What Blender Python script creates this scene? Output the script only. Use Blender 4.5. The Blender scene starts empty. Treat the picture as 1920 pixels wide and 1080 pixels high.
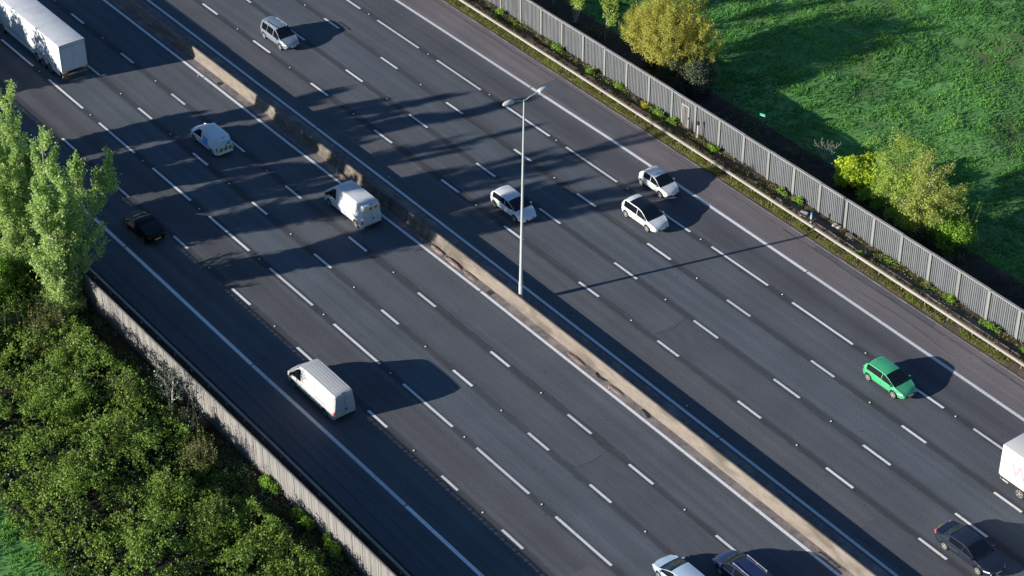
import bpy, bmesh, math, random
import numpy as np
from mathutils import Vector, Matrix

# ------------------------------------------------------------------ scene, camera, light
S = bpy.context.scene
COL = S.collection
R = math.radians
FW = Vector((-0.6449151322, 0.4849489393, -0.5906851941))
RT = Vector((0.6038083091, 0.7971150024, -0.0048165091))
UP = Vector((-0.4685082689, 0.3597668679, 0.8068877262))
cam_d = bpy.data.cameras.new('camera')
cam = bpy.data.objects.new('camera', cam_d)
COL.objects.link(cam)
M = Matrix((RT, UP, -FW)).transposed().to_4x4()
M.translation = Vector((104.7, -79.57393, 97.49675))
cam.matrix_world = M
cam_d.sensor_width = 36.0
cam_d.lens = 36.0 * 4085.273 / 1920.0
cam_d.clip_start = 1.0
cam_d.clip_end = 3000.0
S.camera = cam

SUN_EL = R(16.3)
SUN_H = Vector((-0.275, -0.9614, 0)).normalized()        # horizontal direction towards the sun
w = bpy.data.worlds.new('World'); S.world = w; w.use_nodes = True
nt = w.node_tree
sky = nt.nodes.new('ShaderNodeTexSky'); sky.sky_type = 'NISHITA'; sky.sun_disc = False
sky.sun_elevation = SUN_EL
sky.sun_rotation = math.atan2(SUN_H.x, SUN_H.y)
sky.altitude = 50; sky.air_density = 1.0; sky.dust_density = 0.3; sky.ozone_density = 5.0
nt.links.new(sky.outputs[0], nt.nodes['Background'].inputs[0])
nt.nodes['Background'].inputs[1].default_value = 0.066
sun_d = bpy.data.lights.new('sun', 'SUN'); sun_d.energy = 4.5; sun_d.angle = R(0.5); sun_d.color = (1.0, 0.93, 0.84)
sun = bpy.data.objects.new('sun', sun_d); COL.objects.link(sun)
sd = Vector((SUN_H.x * math.cos(SUN_EL), SUN_H.y * math.cos(SUN_EL), math.sin(SUN_EL)))
sun.rotation_euler = sd.to_track_quat('Z', 'Y').to_euler()
sun.location = sd * 100
S.view_settings.view_transform = 'Standard'; S.view_settings.look = 'None'
S.view_settings.exposure = 1.05; S.view_settings.gamma = 1.0
S.view_settings.use_curve_mapping = False

# ------------------------------------------------------------------ helpers
KB = 0.000107549
def by(x): return -KB * (x - 4.7) ** 2                   # the road bends very gently
def P(x, t, z=0.0): return (x, t + by(x), z)

def fast_mesh(name, V, F, smooth=False, uv=None, tint=None):
    V = np.asarray(V, np.float32); F = np.asarray(F, np.int32)
    k = F.shape[1]
    me = bpy.data.meshes.new(name)
    me.vertices.add(len(V)); me.vertices.foreach_set('co', V.ravel())
    me.loops.add(F.size); me.loops.foreach_set('vertex_index', F.ravel())
    me.polygons.add(len(F))
    me.polygons.foreach_set('loop_start', np.arange(0, F.size, k, dtype=np.int32))
    me.polygons.foreach_set('use_smooth', np.full(len(F), bool(smooth)))
    me.update(calc_edges=True)
    if uv is not None:
        l = me.uv_layers.new(name='UVMap')
        l.data.foreach_set('uv', np.asarray(uv, np.float32)[F.ravel()].ravel())
    if tint is not None:
        a = me.attributes.new('tint', 'FLOAT', 'POINT'); a.data.foreach_set('value', np.asarray(tint, np.float32))
    return me

def link(name, me, mat=None, parent=None):
    o = bpy.data.objects.new(name, me); COL.objects.link(o)
    if mat and me and not me.materials: me.materials.append(mat)
    if parent: o.parent = parent
    return o
def tag(o, label=None, cat=None, group=None, kind=None):
    if label: o['label'] = label
    if cat: o['category'] = cat
    if group: o['group'] = group
    if kind: o['kind'] = kind
    return o
def empty(name, loc, rz=0.0):
    o = bpy.data.objects.new(name, None); COL.objects.link(o)
    o.location = loc; o.rotation_euler = (0, 0, rz); o.empty_display_size = 0.3
    return o

class MB:
    """collects faces for one mesh"""
    def __init__(s): s.v = []; s.f = []
    def add(s, vs, fs):
        b = len(s.v); s.v += [tuple(p) for p in vs]; s.f += [tuple(i + b for i in f) for f in fs]; return s
    def box(s, c, d, rot=None, ch=0.0):
        x, y, z = d[0] / 2, d[1] / 2, d[2] / 2
        vs = [Vector((a * x, b * y, e * z)) for a in (-1, 1) for b in (-1, 1) for e in (-1, 1)]
        if rot is not None: vs = [rot @ q for q in vs]
        vs = [q + Vector(c) for q in vs]
        return s.add(vs, [(0, 1, 3, 2), (4, 6, 7, 5), (0, 4, 5, 1), (2, 3, 7, 6), (0, 2, 6, 4), (1, 5, 7, 3)])
    def tube(s, p0, p1, r0, r1, n=8, cap=True):
        p0, p1 = Vector(p0), Vector(p1); d = (p1 - p0).normalized()
        a = d.orthogonal().normalized(); b = d.cross(a)
        vs = []
        for p, r in ((p0, r0), (p1, r1)):
            for i in range(n):
                q = 2 * math.pi * i / n
                vs.append(p + a * (r * math.cos(q)) + b * (r * math.sin(q)))
        fs = [(i, (i + 1) % n, n + (i + 1) % n, n + i) for i in range(n)]
        if cap: fs += [tuple(range(n))[::-1], tuple(range(n, 2 * n))]
        return s.add(vs, fs)
    def lathe(s, c, axis, prof, n=20):
        c = Vector(c); ax = Vector(axis).normalized(); a = ax.orthogonal().normalized(); b = ax.cross(a)
        vs = []
        for (r, h) in prof:
            for i in range(n):
                q = 2 * math.pi * i / n
                vs.append(c + ax * h + a * (r * math.cos(q)) + b * (r * math.sin(q)))
        fs = []
        for j in range(len(prof) - 1):
            for i in range(n):
                fs.append((j * n + i, j * n + (i + 1) % n, (j + 1) * n + (i + 1) % n, (j + 1) * n + i))
        if prof[0][0] > 1e-4: fs.append(tuple(range(n))[::-1])
        m = (len(prof) - 1) * n
        if prof[-1][0] > 1e-4: fs.append(tuple(range(m, m + n)))
        return s.add(vs, fs)
    def mesh(s, name, bevel=0.0, smooth=None, seg=2):
        me = bpy.data.meshes.new(name); me.from_pydata(s.v, [], s.f); me.update()
        bm = bmesh.new(); bm.from_mesh(me)
        bmesh.ops.recalc_face_normals(bm, faces=bm.faces)
        if bevel > 0:
            ed = [e for e in bm.edges if len(e.link_faces) == 2 and e.calc_face_angle(0) > 0.5]
            bmesh.ops.bevel(bm, geom=ed, offset=bevel, segments=seg, affect='EDGES', profile=0.6)
        bm.to_mesh(me); bm.free()
        if smooth is not None:
            me.polygons.foreach_set('use_smooth', np.ones(len(me.polygons), bool))
            me.set_sharp_from_angle(angle=R(smooth))
        return me
    def build(s, name, mat, parent=None, bevel=0.0, smooth=None, seg=2):
        return link(name, s.mesh(name, bevel, smooth, seg), mat, parent)

def strip(name, xs, prof, mat, parent=None, smooth=False, closed=False, jit=None, uvprof=None):
    """profile [(t,z)...] swept along the bending road"""
    xs = np.asarray(xs, float); n = len(prof); V = []; UV = []
    for i, x in enumerate(xs):
        for j, (t, z) in enumerate(prof):
            V.append(P(x, t, z)); UV.append((x, t))
    F = []
    m = n if closed else n - 1
    for i in range(len(xs) - 1):
        for j in range(m):
            a = i * n + j; b = i * n + (j + 1) % n
            F.append((a, a + n, b + n, b))
    me = fast_mesh(name, V, F, smooth, uv=UV)
    bm = bmesh.new(); bm.from_mesh(me)
    if closed:
        for r in (0, len(xs) - 1):
            bm.verts.ensure_lookup_table()
            bm.faces.new([bm.verts[r * n + j] for j in range(n)])
        bmesh.ops.recalc_face_normals(bm, faces=bm.faces)
    bm.to_mesh(me); bm.free()
    return link(name, me, mat, parent)

# ------------------------------------------------------------------ materials
def newmat(name):
    m = bpy.data.materials.new(name); m.use_nodes = True
    n = m.node_tree; return m, n.nodes, n.links, n.nodes['Principled BSDF']
def paint(name, col, rough=0.35, metal=0.0, coat=0.0, dirt=0.12, spec=0.5, dcol=(0.12, 0.10, 0.08), scale=2.5):
    m, N, L, b = newmat(name)
    tc = N.new('ShaderNodeTexCoord'); nz = N.new('ShaderNodeTexNoise'); nz.inputs['Scale'].default_value = scale; nz.inputs['Detail'].default_value = 5
    L.new(tc.outputs['Object'], nz.inputs['Vector'])
    mr = N.new('ShaderNodeMapRange'); mr.inputs[1].default_value = 0.45; mr.inputs[2].default_value = 0.8; mr.inputs[4].default_value = dirt
    L.new(nz.outputs['Fac'], mr.inputs[0])
    mx = N.new('ShaderNodeMix'); mx.data_type = 'RGBA'
    mx.inputs[6].default_value = (*col, 1); mx.inputs[7].default_value = (*dcol, 1)
    L.new(mr.outputs[0], mx.inputs[0]); L.new(mx.outputs[2], b.inputs['Base Color'])
    b.inputs['Roughness'].default_value = rough; b.inputs['Metallic'].default_value = metal
    b.inputs['Coat Weight'].default_value = coat; b.inputs['Coat Roughness'].default_value = 0.08
    b.inputs['Specular IOR Level'].default_value = spec
    return m
def glass(name, col=(0.006, 0.008, 0.011)):
    m, N, L, b = newmat(name)
    b.inputs['Base Color'].default_value = (*col, 1); b.inputs['Roughness'].default_value = 0.06
    b.inputs['Specular IOR Level'].default_value = 0.6
    return m
def emit(name, col, e):
    m, N, L, b = newmat(name)
    b.inputs['Base Color'].default_value = (*col, 1); b.inputs['Emission Color'].default_value = (*col, 1); b.inputs['Emission Strength'].default_value = e
    b.inputs['Roughness'].default_value = 0.2
    return m
def noisy(name, c1, c2, scale=3.0, rough=0.9, bump=0.3, c3=None, s3=0.6, detail=8, stretch=(1, 1, 1), bscale=None, vary=0.0, stain_shade=None):
    """two-colour mottled ground/bark/concrete"""
    m, N, L, b = newmat(name)
    tc = N.new('ShaderNodeTexCoord'); mp = N.new('ShaderNodeMapping'); mp.inputs['Scale'].default_value = stretch
    L.new(tc.outputs['Object'], mp.inputs['Vector'])
    nz = N.new('ShaderNodeTexNoise'); nz.inputs['Scale'].default_value = scale; nz.inputs['Detail'].default_value = detail; nz.inputs['Roughness'].default_value = 0.65
    L.new(mp.outputs[0], nz.inputs['Vector'])
    cr = N.new('ShaderNodeValToRGB'); cr.color_ramp.elements[0].position = 0.35; cr.color_ramp.elements[1].position = 0.68
    cr.color_ramp.elements[0].color = (*c1, 1); cr.color_ramp.elements[1].color = (*c2, 1)
    L.new(nz.outputs['Fac'], cr.inputs[0]); out = cr.outputs[0]
    if c3:
        n2 = N.new('ShaderNodeTexNoise'); n2.inputs['Scale'].default_value = s3; n2.inputs['Detail'].default_value = 4
        L.new(mp.outputs[0], n2.inputs['Vector'])
        r2 = N.new('ShaderNodeMapRange'); r2.inputs[1].default_value = 0.5; r2.inputs[2].default_value = 0.68
        L.new(n2.outputs['Fac'], r2.inputs[0])
        mx = N.new('ShaderNodeMix'); mx.data_type = 'RGBA'; mx.inputs[7].default_value = (*c3, 1)
        L.new(r2.outputs[0], mx.inputs[0]); L.new(out, mx.inputs[6]); out = mx.outputs[2]
    if vary > 0:
        oi = N.new('ShaderNodeObjectInfo'); vr = N.new('ShaderNodeMapRange'); vr.inputs[3].default_value = 1 - vary; vr.inputs[4].default_value = 1 + vary; L.new(oi.outputs['Random'], vr.inputs[0])
        vm = N.new('ShaderNodeMix'); vm.data_type = 'RGBA'; vm.blend_type = 'MULTIPLY'; vm.inputs[0].default_value = 1.0
        L.new(out, vm.inputs[6]); L.new(vr.outputs[0], vm.inputs[7]); out = vm.outputs[2]
    if stain_shade:  # dark stretch along x: mossy staining and tree shade mixed into one colour
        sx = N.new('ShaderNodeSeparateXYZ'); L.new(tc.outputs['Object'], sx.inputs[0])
        ma = N.new('ShaderNodeMapRange'); ma.interpolation_type = 'SMOOTHSTEP'; ma.inputs[1].default_value = stain_shade[0]; ma.inputs[2].default_value = stain_shade[0] + 6; L.new(sx.outputs[0], ma.inputs[0])
        mb_ = N.new('ShaderNodeMapRange'); mb_.interpolation_type = 'SMOOTHSTEP'; mb_.inputs[1].default_value = stain_shade[1]; mb_.inputs[2].default_value = stain_shade[1] - 6; L.new(sx.outputs[0], mb_.inputs[0])
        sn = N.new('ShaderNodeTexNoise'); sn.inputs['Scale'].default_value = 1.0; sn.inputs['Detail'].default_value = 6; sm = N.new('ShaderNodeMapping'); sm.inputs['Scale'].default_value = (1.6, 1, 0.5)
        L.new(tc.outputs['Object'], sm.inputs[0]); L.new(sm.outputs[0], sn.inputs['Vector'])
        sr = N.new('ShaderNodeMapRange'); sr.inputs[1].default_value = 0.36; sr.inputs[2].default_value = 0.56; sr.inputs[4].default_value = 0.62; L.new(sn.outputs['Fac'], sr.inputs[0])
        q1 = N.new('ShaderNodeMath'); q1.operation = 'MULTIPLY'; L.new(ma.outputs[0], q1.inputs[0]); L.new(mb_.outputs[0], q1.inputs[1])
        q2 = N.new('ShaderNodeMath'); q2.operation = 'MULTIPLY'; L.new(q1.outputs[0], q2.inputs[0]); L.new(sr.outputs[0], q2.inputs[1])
        sv = N.new('ShaderNodeMix'); sv.data_type = 'RGBA'; sv.inputs[7].default_value = (*stain_shade[2], 1); L.new(q2.outputs[0], sv.inputs[0]); L.new(out, sv.inputs[6]); out = sv.outputs[2]
    L.new(out, b.inputs['Base Color']); b.inputs['Roughness'].default_value = rough; b.inputs['Specular IOR Level'].default_value = 0.25
    if bump > 0:
        n3 = N.new('ShaderNodeTexNoise'); n3.inputs['Scale'].default_value = bscale or scale * 3; n3.inputs['Detail'].default_value = 6
        L.new(mp.outputs[0], n3.inputs['Vector'])
        bp = N.new('ShaderNodeBump'); bp.inputs['Strength'].default_value = bump; bp.inputs['Distance'].default_value = 0.05
        L.new(n3.outputs['Fac'], bp.inputs['Height']); L.new(bp.outputs[0], b.inputs['Normal'])
    return m
def leafmat(name, c1, c2, c3=None, trans=0.3, rough=0.55):
    """leaf colour varies from leaf to leaf through the tint attribute"""
    m, N, L, b = newmat(name)
    at = N.new('ShaderNodeAttribute'); at.attribute_name = 'tint'
    cr = N.new('ShaderNodeValToRGB')
    cr.color_ramp.elements[0].color = (*c1, 1); cr.color_ramp.elements[1].color = (*c2, 1)
    if c3:
        e = cr.color_ramp.elements.new(0.88); e.color = (*c2, 1); cr.color_ramp.elements[2].color = (*c3, 1)
    L.new(at.outputs['Fac'], cr.inputs[0])
    L.new(cr.outputs[0], b.inputs['Base Color']); b.inputs['Roughness'].default_value = rough; b.inputs['Specular IOR Level'].default_value = 0.3
    tr = N.new('ShaderNodeBsdfTranslucent'); L.new(cr.outputs[0], tr.inputs['Color'])
    mx = N.new('ShaderNodeMixShader'); mx.inputs[0].default_value = trans
    L.new(b.outputs[0], mx.inputs[1]); L.new(tr.outputs[0], mx.inputs[2])
    L.new(mx.outputs[0], N['Material Output'].inputs['Surface'])
    return m

def asphalt(name, t0, t1, stops, speck=0.26, warm=0.0):
    """lane-by-lane worn asphalt; UV holds metres along and across the road"""
    m, N, L, b = newmat(name)
    uv = N.new('ShaderNodeUVMap'); sp = N.new('ShaderNodeSeparateXYZ'); L.new(uv.outputs[0], sp.inputs[0])
    mpa = N.new('ShaderNodeMapping'); mpa.inputs['Scale'].default_value = (0.35, 1.6, 1); L.new(uv.outputs[0], mpa.inputs[0])
    wob = N.new('ShaderNodeTexNoise'); wob.inputs['Scale'].default_value = 2.6; wob.inputs['Detail'].default_value = 9; wob.inputs['Roughness'].default_value = 0.78
    L.new(mpa.outputs[0], wob.inputs['Vector'])
    ws = N.new('ShaderNodeMath'); ws.operation = 'MULTIPLY_ADD'; ws.inputs[1].default_value = 0.75; ws.inputs[2].default_value = -0.375
    L.new(wob.outputs['Fac'], ws.inputs[0])
    ad = N.new('ShaderNodeMath'); L.new(sp.outputs['Y'], ad.inputs[0]); L.new(ws.outputs[0], ad.inputs[1])
    mr = N.new('ShaderNodeMapRange'); mr.inputs[1].default_value = t0; mr.inputs[2].default_value = t1; L.new(ad.outputs[0], mr.inputs[0])
    cr = N.new('ShaderNodeValToRGB'); el = cr.color_ramp.elements
    stops = sorted(stops)
    el[0].position = 0; el[0].color = (*stops[0][1], 1); el[1].position = 1; el[1].color = (*stops[-1][1], 1)
    for t, c in stops[1:-1]:
        e = el.new((t - t0) / (t1 - t0)); e.color = (*c, 1)
    L.new(mr.outputs[0], cr.inputs[0])
    # long wear streaks along the lanes
    mps = N.new('ShaderNodeMapping'); mps.inputs['Scale'].default_value = (0.03, 1.5, 1); L.new(uv.outputs[0], mps.inputs[0])
    st = N.new('ShaderNodeTexNoise'); st.inputs['Scale'].default_value = 1.0; st.inputs['Detail'].default_value = 6; L.new(mps.outputs[0], st.inputs['Vector'])
    sr = N.new('ShaderNodeMapRange'); sr.inputs[1].default_value = 0.3; sr.inputs[2].default_value = 0.7; sr.inputs[3].default_value = 0.84; sr.inputs[4].default_value = 1.14; L.new(st.outputs['Fac'], sr.inputs[0])
    # blotches
    bl = N.new('ShaderNodeTexNoise'); bl.inputs['Scale'].default_value = 0.22; bl.inputs['Detail'].default_value = 5; L.new(uv.outputs[0], bl.inputs['Vector'])
    br = N.new('ShaderNodeMapRange'); br.inputs[1].default_value = 0.3; br.inputs[2].default_value = 0.7; br.inputs[3].default_value = 0.9; br.inputs[4].default_value = 1.1; L.new(bl.outputs['Fac'], br.inputs[0])
    # aggregate speckle
    fn = N.new('ShaderNodeTexNoise'); fn.inputs['Scale'].default_value = 8.0; fn.inputs['Detail'].default_value = 3; fn.inputs['Roughness'].default_value = 0.9; L.new(uv.outputs[0], fn.inputs['Vector'])
    fr = N.new('ShaderNodeMapRange'); fr.inputs[1].default_value = 0.25; fr.inputs[2].default_value = 0.75; fr.inputs[3].default_value = 1 - speck * 1.5; fr.inputs[4].default_value = 1 + speck * 1.5; L.new(fn.outputs['Fac'], fr.inputs[0])
    m1 = N.new('ShaderNodeMath'); m1.operation = 'MULTIPLY'; L.new(sr.outputs[0], m1.inputs[0]); L.new(br.outputs[0], m1.inputs[1])
    m2 = N.new('ShaderNodeMath'); m2.operation = 'MULTIPLY'; L.new(m1.outputs[0], m2.inputs[0]); L.new(fr.outputs[0], m2.inputs[1])
    # small dark oil spots
    vo = N.new('ShaderNodeTexVoronoi'); vo.inputs['Scale'].default_value = 0.55; L.new(uv.outputs[0], vo.inputs['Vector'])
    vr = N.new('ShaderNodeMapRange'); vr.inputs[1].default_value = 0.03; vr.inputs[2].default_value = 0.1; vr.inputs[3].default_value = 0.72; vr.inputs[4].default_value = 1.0; L.new(vo.outputs['Distance'], vr.inputs[0])
    m3 = N.new('ShaderNodeMath'); m3.operation = 'MULTIPLY'; L.new(m2.outputs[0], m3.inputs[0]); L.new(vr.outputs[0], m3.inputs[1])
    hs = N.new('ShaderNodeMix'); hs.data_type = 'RGBA'; hs.blend_type = 'MULTIPLY'; hs.inputs[0].default_value = 1.0
    cc = N.new('ShaderNodeCombineColor'); 
    for i in range(3): L.new(m3.outputs[0], cc.inputs[i])
    L.new(cr.outputs[0], hs.inputs[6]); L.new(cc.outputs[0], hs.inputs[7]); L.new(hs.outputs[2], b.inputs['Base Color'])
    b.inputs['Roughness'].default_value = 0.85; b.inputs['Specular IOR Level'].default_value = 0.25
    bp = N.new('ShaderNodeBump'); bp.inputs['Strength'].default_value = 0.25; bp.inputs['Distance'].default_value = 0.02
    L.new(fn.outputs['Fac'], bp.inputs['Height']); L.new(bp.outputs[0], b.inputs['Normal'])
    return m
def linemat(name, col):
    """road paint, worn through in places"""
    m, N, L, b = newmat(name)
    tc = N.new('ShaderNodeTexCoord'); nz = N.new('ShaderNodeTexNoise'); nz.inputs['Scale'].default_value = 5; nz.inputs['Detail'].default_value = 7; nz.inputs['Roughness'].default_value = 0.75
    L.new(tc.outputs['Object'], nz.inputs['Vector'])
    cr = N.new('ShaderNodeValToRGB'); cr.color_ramp.elements[0].position = 0.33; cr.color_ramp.elements[0].color = (0.13, 0.135, 0.14, 1)
    cr.color_ramp.elements[1].position = 0.44; cr.color_ramp.elements[1].color = (*col, 1)
    L.new(nz.outputs['Fac'], cr.inputs[0])
    oi = N.new('ShaderNodeObjectInfo'); vr = N.new('ShaderNodeMapRange'); vr.inputs[3].default_value = 0.78; vr.inputs[4].default_value = 1.06; L.new(oi.outputs['Random'], vr.inputs[0])
    vm = N.new('ShaderNodeMix'); vm.data_type = 'RGBA'; vm.blend_type = 'MULTIPLY'; vm.inputs[0].default_value = 1.0; L.new(cr.outputs[0], vm.inputs[6]); L.new(vr.outputs[0], vm.inputs[7])
    L.new(vm.outputs[2], b.inputs['Base Color']); b.inputs['Roughness'].default_value = 0.75
    return m

BASE = (0.085, 0.094, 0.107); DK = (0.051, 0.054, 0.060); BLU = (0.085, 0.099, 0.114); GRY = (0.088, 0.092, 0.101); PNK = (0.142, 0.128, 0.134)
def ramp_for(lines, lanes, edge0, edge1):
    st = [edge0]
    for i, t in enumerate(lines):
        st += [(t - 0.40, lanes[i]), (t - 0.22, DK), (t + 0.16, DK), (t + 0.42, lanes[i + 1])]
    return st + [edge1]
MA = {}
MA['road_l'] = asphalt('asphalt_left', -23.6, -1.2, ramp_for([-16.36, -12.7, -8.91, -5.48], [GRY, GRY, BLU, BASE, BASE], (-23.6, (0.082, 0.088, 0.10)), (-1.2, BASE)) + [(-20.3, (0.082, 0.09, 0.102)), (-19.9, GRY), (-14.5, (0.072, 0.075, 0.083))])
MA['road_r'] = asphalt('asphalt_right', 1.0, 22.9, ramp_for([5.0, 8.7, 12.35, 16.02], [GRY, BASE, BLU, BASE, GRY], (1.0, GRY), (22.9, PNK)) + [(19.3, GRY), (19.8, PNK), (17.9, (0.069, 0.073, 0.082))])
MA['reserve'] = noisy('reserve_dust', (0.10, 0.095, 0.098), (0.215, 0.185, 0.175), 2.2, bump=0.3, c3=(0.27, 0.225, 0.20), s3=0.5)
MA['line'] = linemat('road_paint', (0.68, 0.69, 0.70))
MA['stud'] = paint('stud_white', (0.85, 0.85, 0.82), 0.3, dirt=0.0)
MA['studbase'] = paint('stud_iron', (0.03, 0.03, 0.032), 0.7)
MA['concrete'] = noisy('barrier_concrete', (0.148, 0.128, 0.106), (0.212, 0.184, 0.156), 1.2, bump=0.2, c3=(0.105, 0.09, 0.072), s3=0.45, stretch=(0.8, 1, 2.5), stain_shade=(-34, -4, (0.052, 0.047, 0.035)))  # middle stretch darkened: real staining, with some tree shadow painted into the concrete
MA['kerb'] = noisy('kerb_concrete', (0.085, 0.077, 0.08), (0.15, 0.135, 0.135), 1.5, bump=0.2, vary=0.25)
MA['steel'] = noisy('galvanised_rail', (0.2706, 0.246, 0.2173), (0.3772, 0.3444, 0.3116), 1.2, rough=0.55, bump=0.05, stretch=(0.4, 1, 1))
MA['steel_dk'] = noisy('galvanised_post', (0.1804, 0.1722, 0.1558), (0.2788, 0.2624, 0.246), 3, rough=0.6, bump=0.05)
MA['soil'] = noisy('verge_soil', (0.0574, 0.041, 0.02952), (0.1394, 0.0984, 0.0738), 1.6, bump=0.6, c3=(0.0492, 0.0533, 0.0205), s3=0.5)
MA['floor'] = noisy('hedge_floor_soil', (0.012, 0.011, 0.007), (0.03, 0.026, 0.016), 1.4, bump=0.8)
MA['litter'] = noisy('leaf_litter', (0.02296, 0.0164, 0.0123), (0.0574, 0.041, 0.0287), 1.4, bump=0.8)
MA['field'] = noisy('meadow_ground', (0.06, 0.18, 0.05), (0.135, 0.31, 0.08), 1.6, bump=0.5, c3=(0.09, 0.11, 0.045), s3=0.12)
MA['fence'] = noisy('fence_slat', (0.122, 0.132, 0.138), (0.172, 0.180, 0.182), 1.3, rough=0.8, bump=0.1, c3=(0.11, 0.104, 0.105), s3=0.5, stretch=(2, 1, 0.3), vary=0.12)
MA['fence_back'] = noisy('fence_backing', (0.0615, 0.0697, 0.0779), (0.0902, 0.0984, 0.1066), 1.0, bump=0.05)
MA['fence_post'] = noisy('fence_post', (0.165, 0.182, 0.168), (0.215, 0.225, 0.205), 1.0, bump=0.1, c3=(0.13, 0.14, 0.11), s3=0.8, stretch=(1, 1, 0.4), vary=0.08)
MA['fence_cap'] = noisy('fence_cap', (0.2296, 0.2214, 0.2214), (0.2952, 0.287, 0.2829), 1.0, bump=0.1)
MA['board'] = noisy('weathered_board', (0.152, 0.146, 0.136), (0.238, 0.228, 0.212), 2.0, bump=0.2, c3=(0.122, 0.116, 0.108), s3=0.3, stretch=(3, 1, 0.25), vary=0.14)
MA['pole'] = paint('column_grey', (0.41, 0.4428, 0.4264), 0.45, dirt=0.1)
MA['lamp'] = paint('lantern_white', (0.5084, 0.5084, 0.4756), 0.4, dirt=0.05)
MA['lens'] = glass('lantern_glass', (0.25, 0.27, 0.28))
MA['bark'] = noisy('bark', (0.16, 0.14, 0.11), (0.32, 0.29, 0.24), 5, bump=0.4, stretch=(1, 1, 0.3))
MA['bark_pale'] = noisy('bark_pale', (0.36, 0.34, 0.30), (0.55, 0.53, 0.48), 4, bump=0.3, c3=(0.1, 0.09, 0.08), s3=2.0, stretch=(1, 1, 1.5))
MA['twig'] = noisy('twig', (0.10, 0.085, 0.055), (0.20, 0.17, 0.115), 4, bump=0.2)
MA['twig_yel'] = noisy('twig_yellow', (0.24, 0.21, 0.09), (0.36, 0.31, 0.13), 4, bump=0.2)
MA['black'] = paint('black_plastic', (0.012, 0.012, 0.013), 0.55)
MA['tyre'] = paint('tyre_rubber', (0.016, 0.016, 0.017), 0.85)
MA['rim'] = paint('alloy', (0.55, 0.54, 0.52), 0.3, metal=0.5)
MA['glass'] = glass('window_glass')
MA['head'] = paint('headlamp', (0.75, 0.78, 0.8), 0.1, dirt=0, coat=1.0)
MA['tail'] = paint('tail_lamp', (0.38, 0.01, 0.02), 0.15, dirt=0, coat=0.5)
MA['tail_on'] = emit('brake_lamp', (0.95, 0.06, 0.16), 0.6)
MA['plate_y'] = paint('plate_yellow', (0.62, 0.50, 0.08), 0.4, dirt=0.05)
MA['plate_w'] = paint('plate_white', (0.62, 0.62, 0.58), 0.4, dirt=0.05)
MA['seam'] = paint('seam', (0.05, 0.05, 0.055), 0.6)
MA['blue'] = paint('decal_blue', (0.012, 0.27, 0.70), 0.4, dirt=0.0)
MA['hv_y'] = paint('chevron_yellow', (0.62, 0.62, 0.05), 0.5, dirt=0.0)
MA['hv_r'] = paint('chevron_red', (0.38, 0.02, 0.03), 0.5, dirt=0.0)
MA['purple'] = paint('letter_purple', (0.36, 0.27, 0.32), 0.5, dirt=0.0)
MA['green_sign'] = paint('sign_green', (0.03, 0.34, 0.27), 0.4, dirt=0.0)

# ------------------------------------------------------------------ ground, roads, reserve, verges
rng = np.random.default_rng(7)
def vnoise(x, y, s, seed=0):
    """smooth value noise in numpy"""
    x = np.asarray(x) / s; y = np.asarray(y) / s
    xi = np.floor(x).astype(int); yi = np.floor(y).astype(int); fx = x - xi; fy = y - yi
    fx = fx * fx * (3 - 2 * fx); fy = fy * fy * (3 - 2 * fy)
    def h(a, b):
        q = (a * 374761393 + b * 668265263 + seed * 1442695) & 0x7fffffff
        q = ((q ^ (q >> 13)) * 1274126177) & 0x7fffffff
        return ((q ^ (q >> 16)) % 10007) / 10007.0
    return (h(xi, yi) * (1 - fx) + h(xi + 1, yi) * fx) * (1 - fy) + (h(xi, yi + 1) * (1 - fx) + h(xi + 1, yi + 1) * fx) * fy

# one ground sheet, finer near the road
gx = np.concatenate([np.linspace(-900, -140, 14), np.arange(-130, 95, 1.5), np.linspace(100, 900, 14)])
gy = np.concatenate([np.linspace(-900, -90, 12), np.arange(-80, -27, 1.5), [-26.2, 0, 26.3], np.arange(27.5, 100, 1.5), np.linspace(110, 900, 12)])
def ground_z(x, y):
    far = np.clip((np.abs(y) - 26.5) / 3.0, 0, 1)
    z = -0.06 + far * (0.45 * (vnoise(x, y, 5.0, 3) - 0.5) + 0.22 * (vnoise(x, y, 1.7, 4) - 0.5))
    return z - np.where(y > 27, 0.35 * np.clip((y - 27) / 3, 0, 1), 0)
GX, GY = np.meshgrid(gx, gy, indexing='ij')
V = np.stack([GX, GY, ground_z(GX, GY)], -1).reshape(-1, 3)
ni, nj = len(gx), len(gy)
ii, jj = np.meshgrid(np.arange(ni - 1), np.arange(nj - 1), indexing='ij'); a = (ii * nj + jj).ravel()
F = np.stack([a, a + nj, a + nj + 1, a + 1], -1)
tag(link('ground', fast_mesh('ground', V, F, True), MA['field']), kind='structure')

XS = np.arange(-140, 111, 5.0)
lroad = tag(strip('carriageway', XS, [(-23.35, -0.3), (-23.35, 0), (-1.5, 0), (-1.5, -0.3)], MA['road_l']), kind='structure')
rroad = tag(strip('carriageway', XS, [(1.0, -0.3), (1.0, 0), (22.72, 0), (22.72, -0.3)], MA['road_r']), kind='structure')
tag(strip('central_reserve', XS, [(-1.5, -0.3), (-1.5, 0.004), (-0.9, 0.02), (-0.3, 0.02), (1.0, 0.004), (1.0, -0.3)], MA['reserve']), kind='structure')
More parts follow.
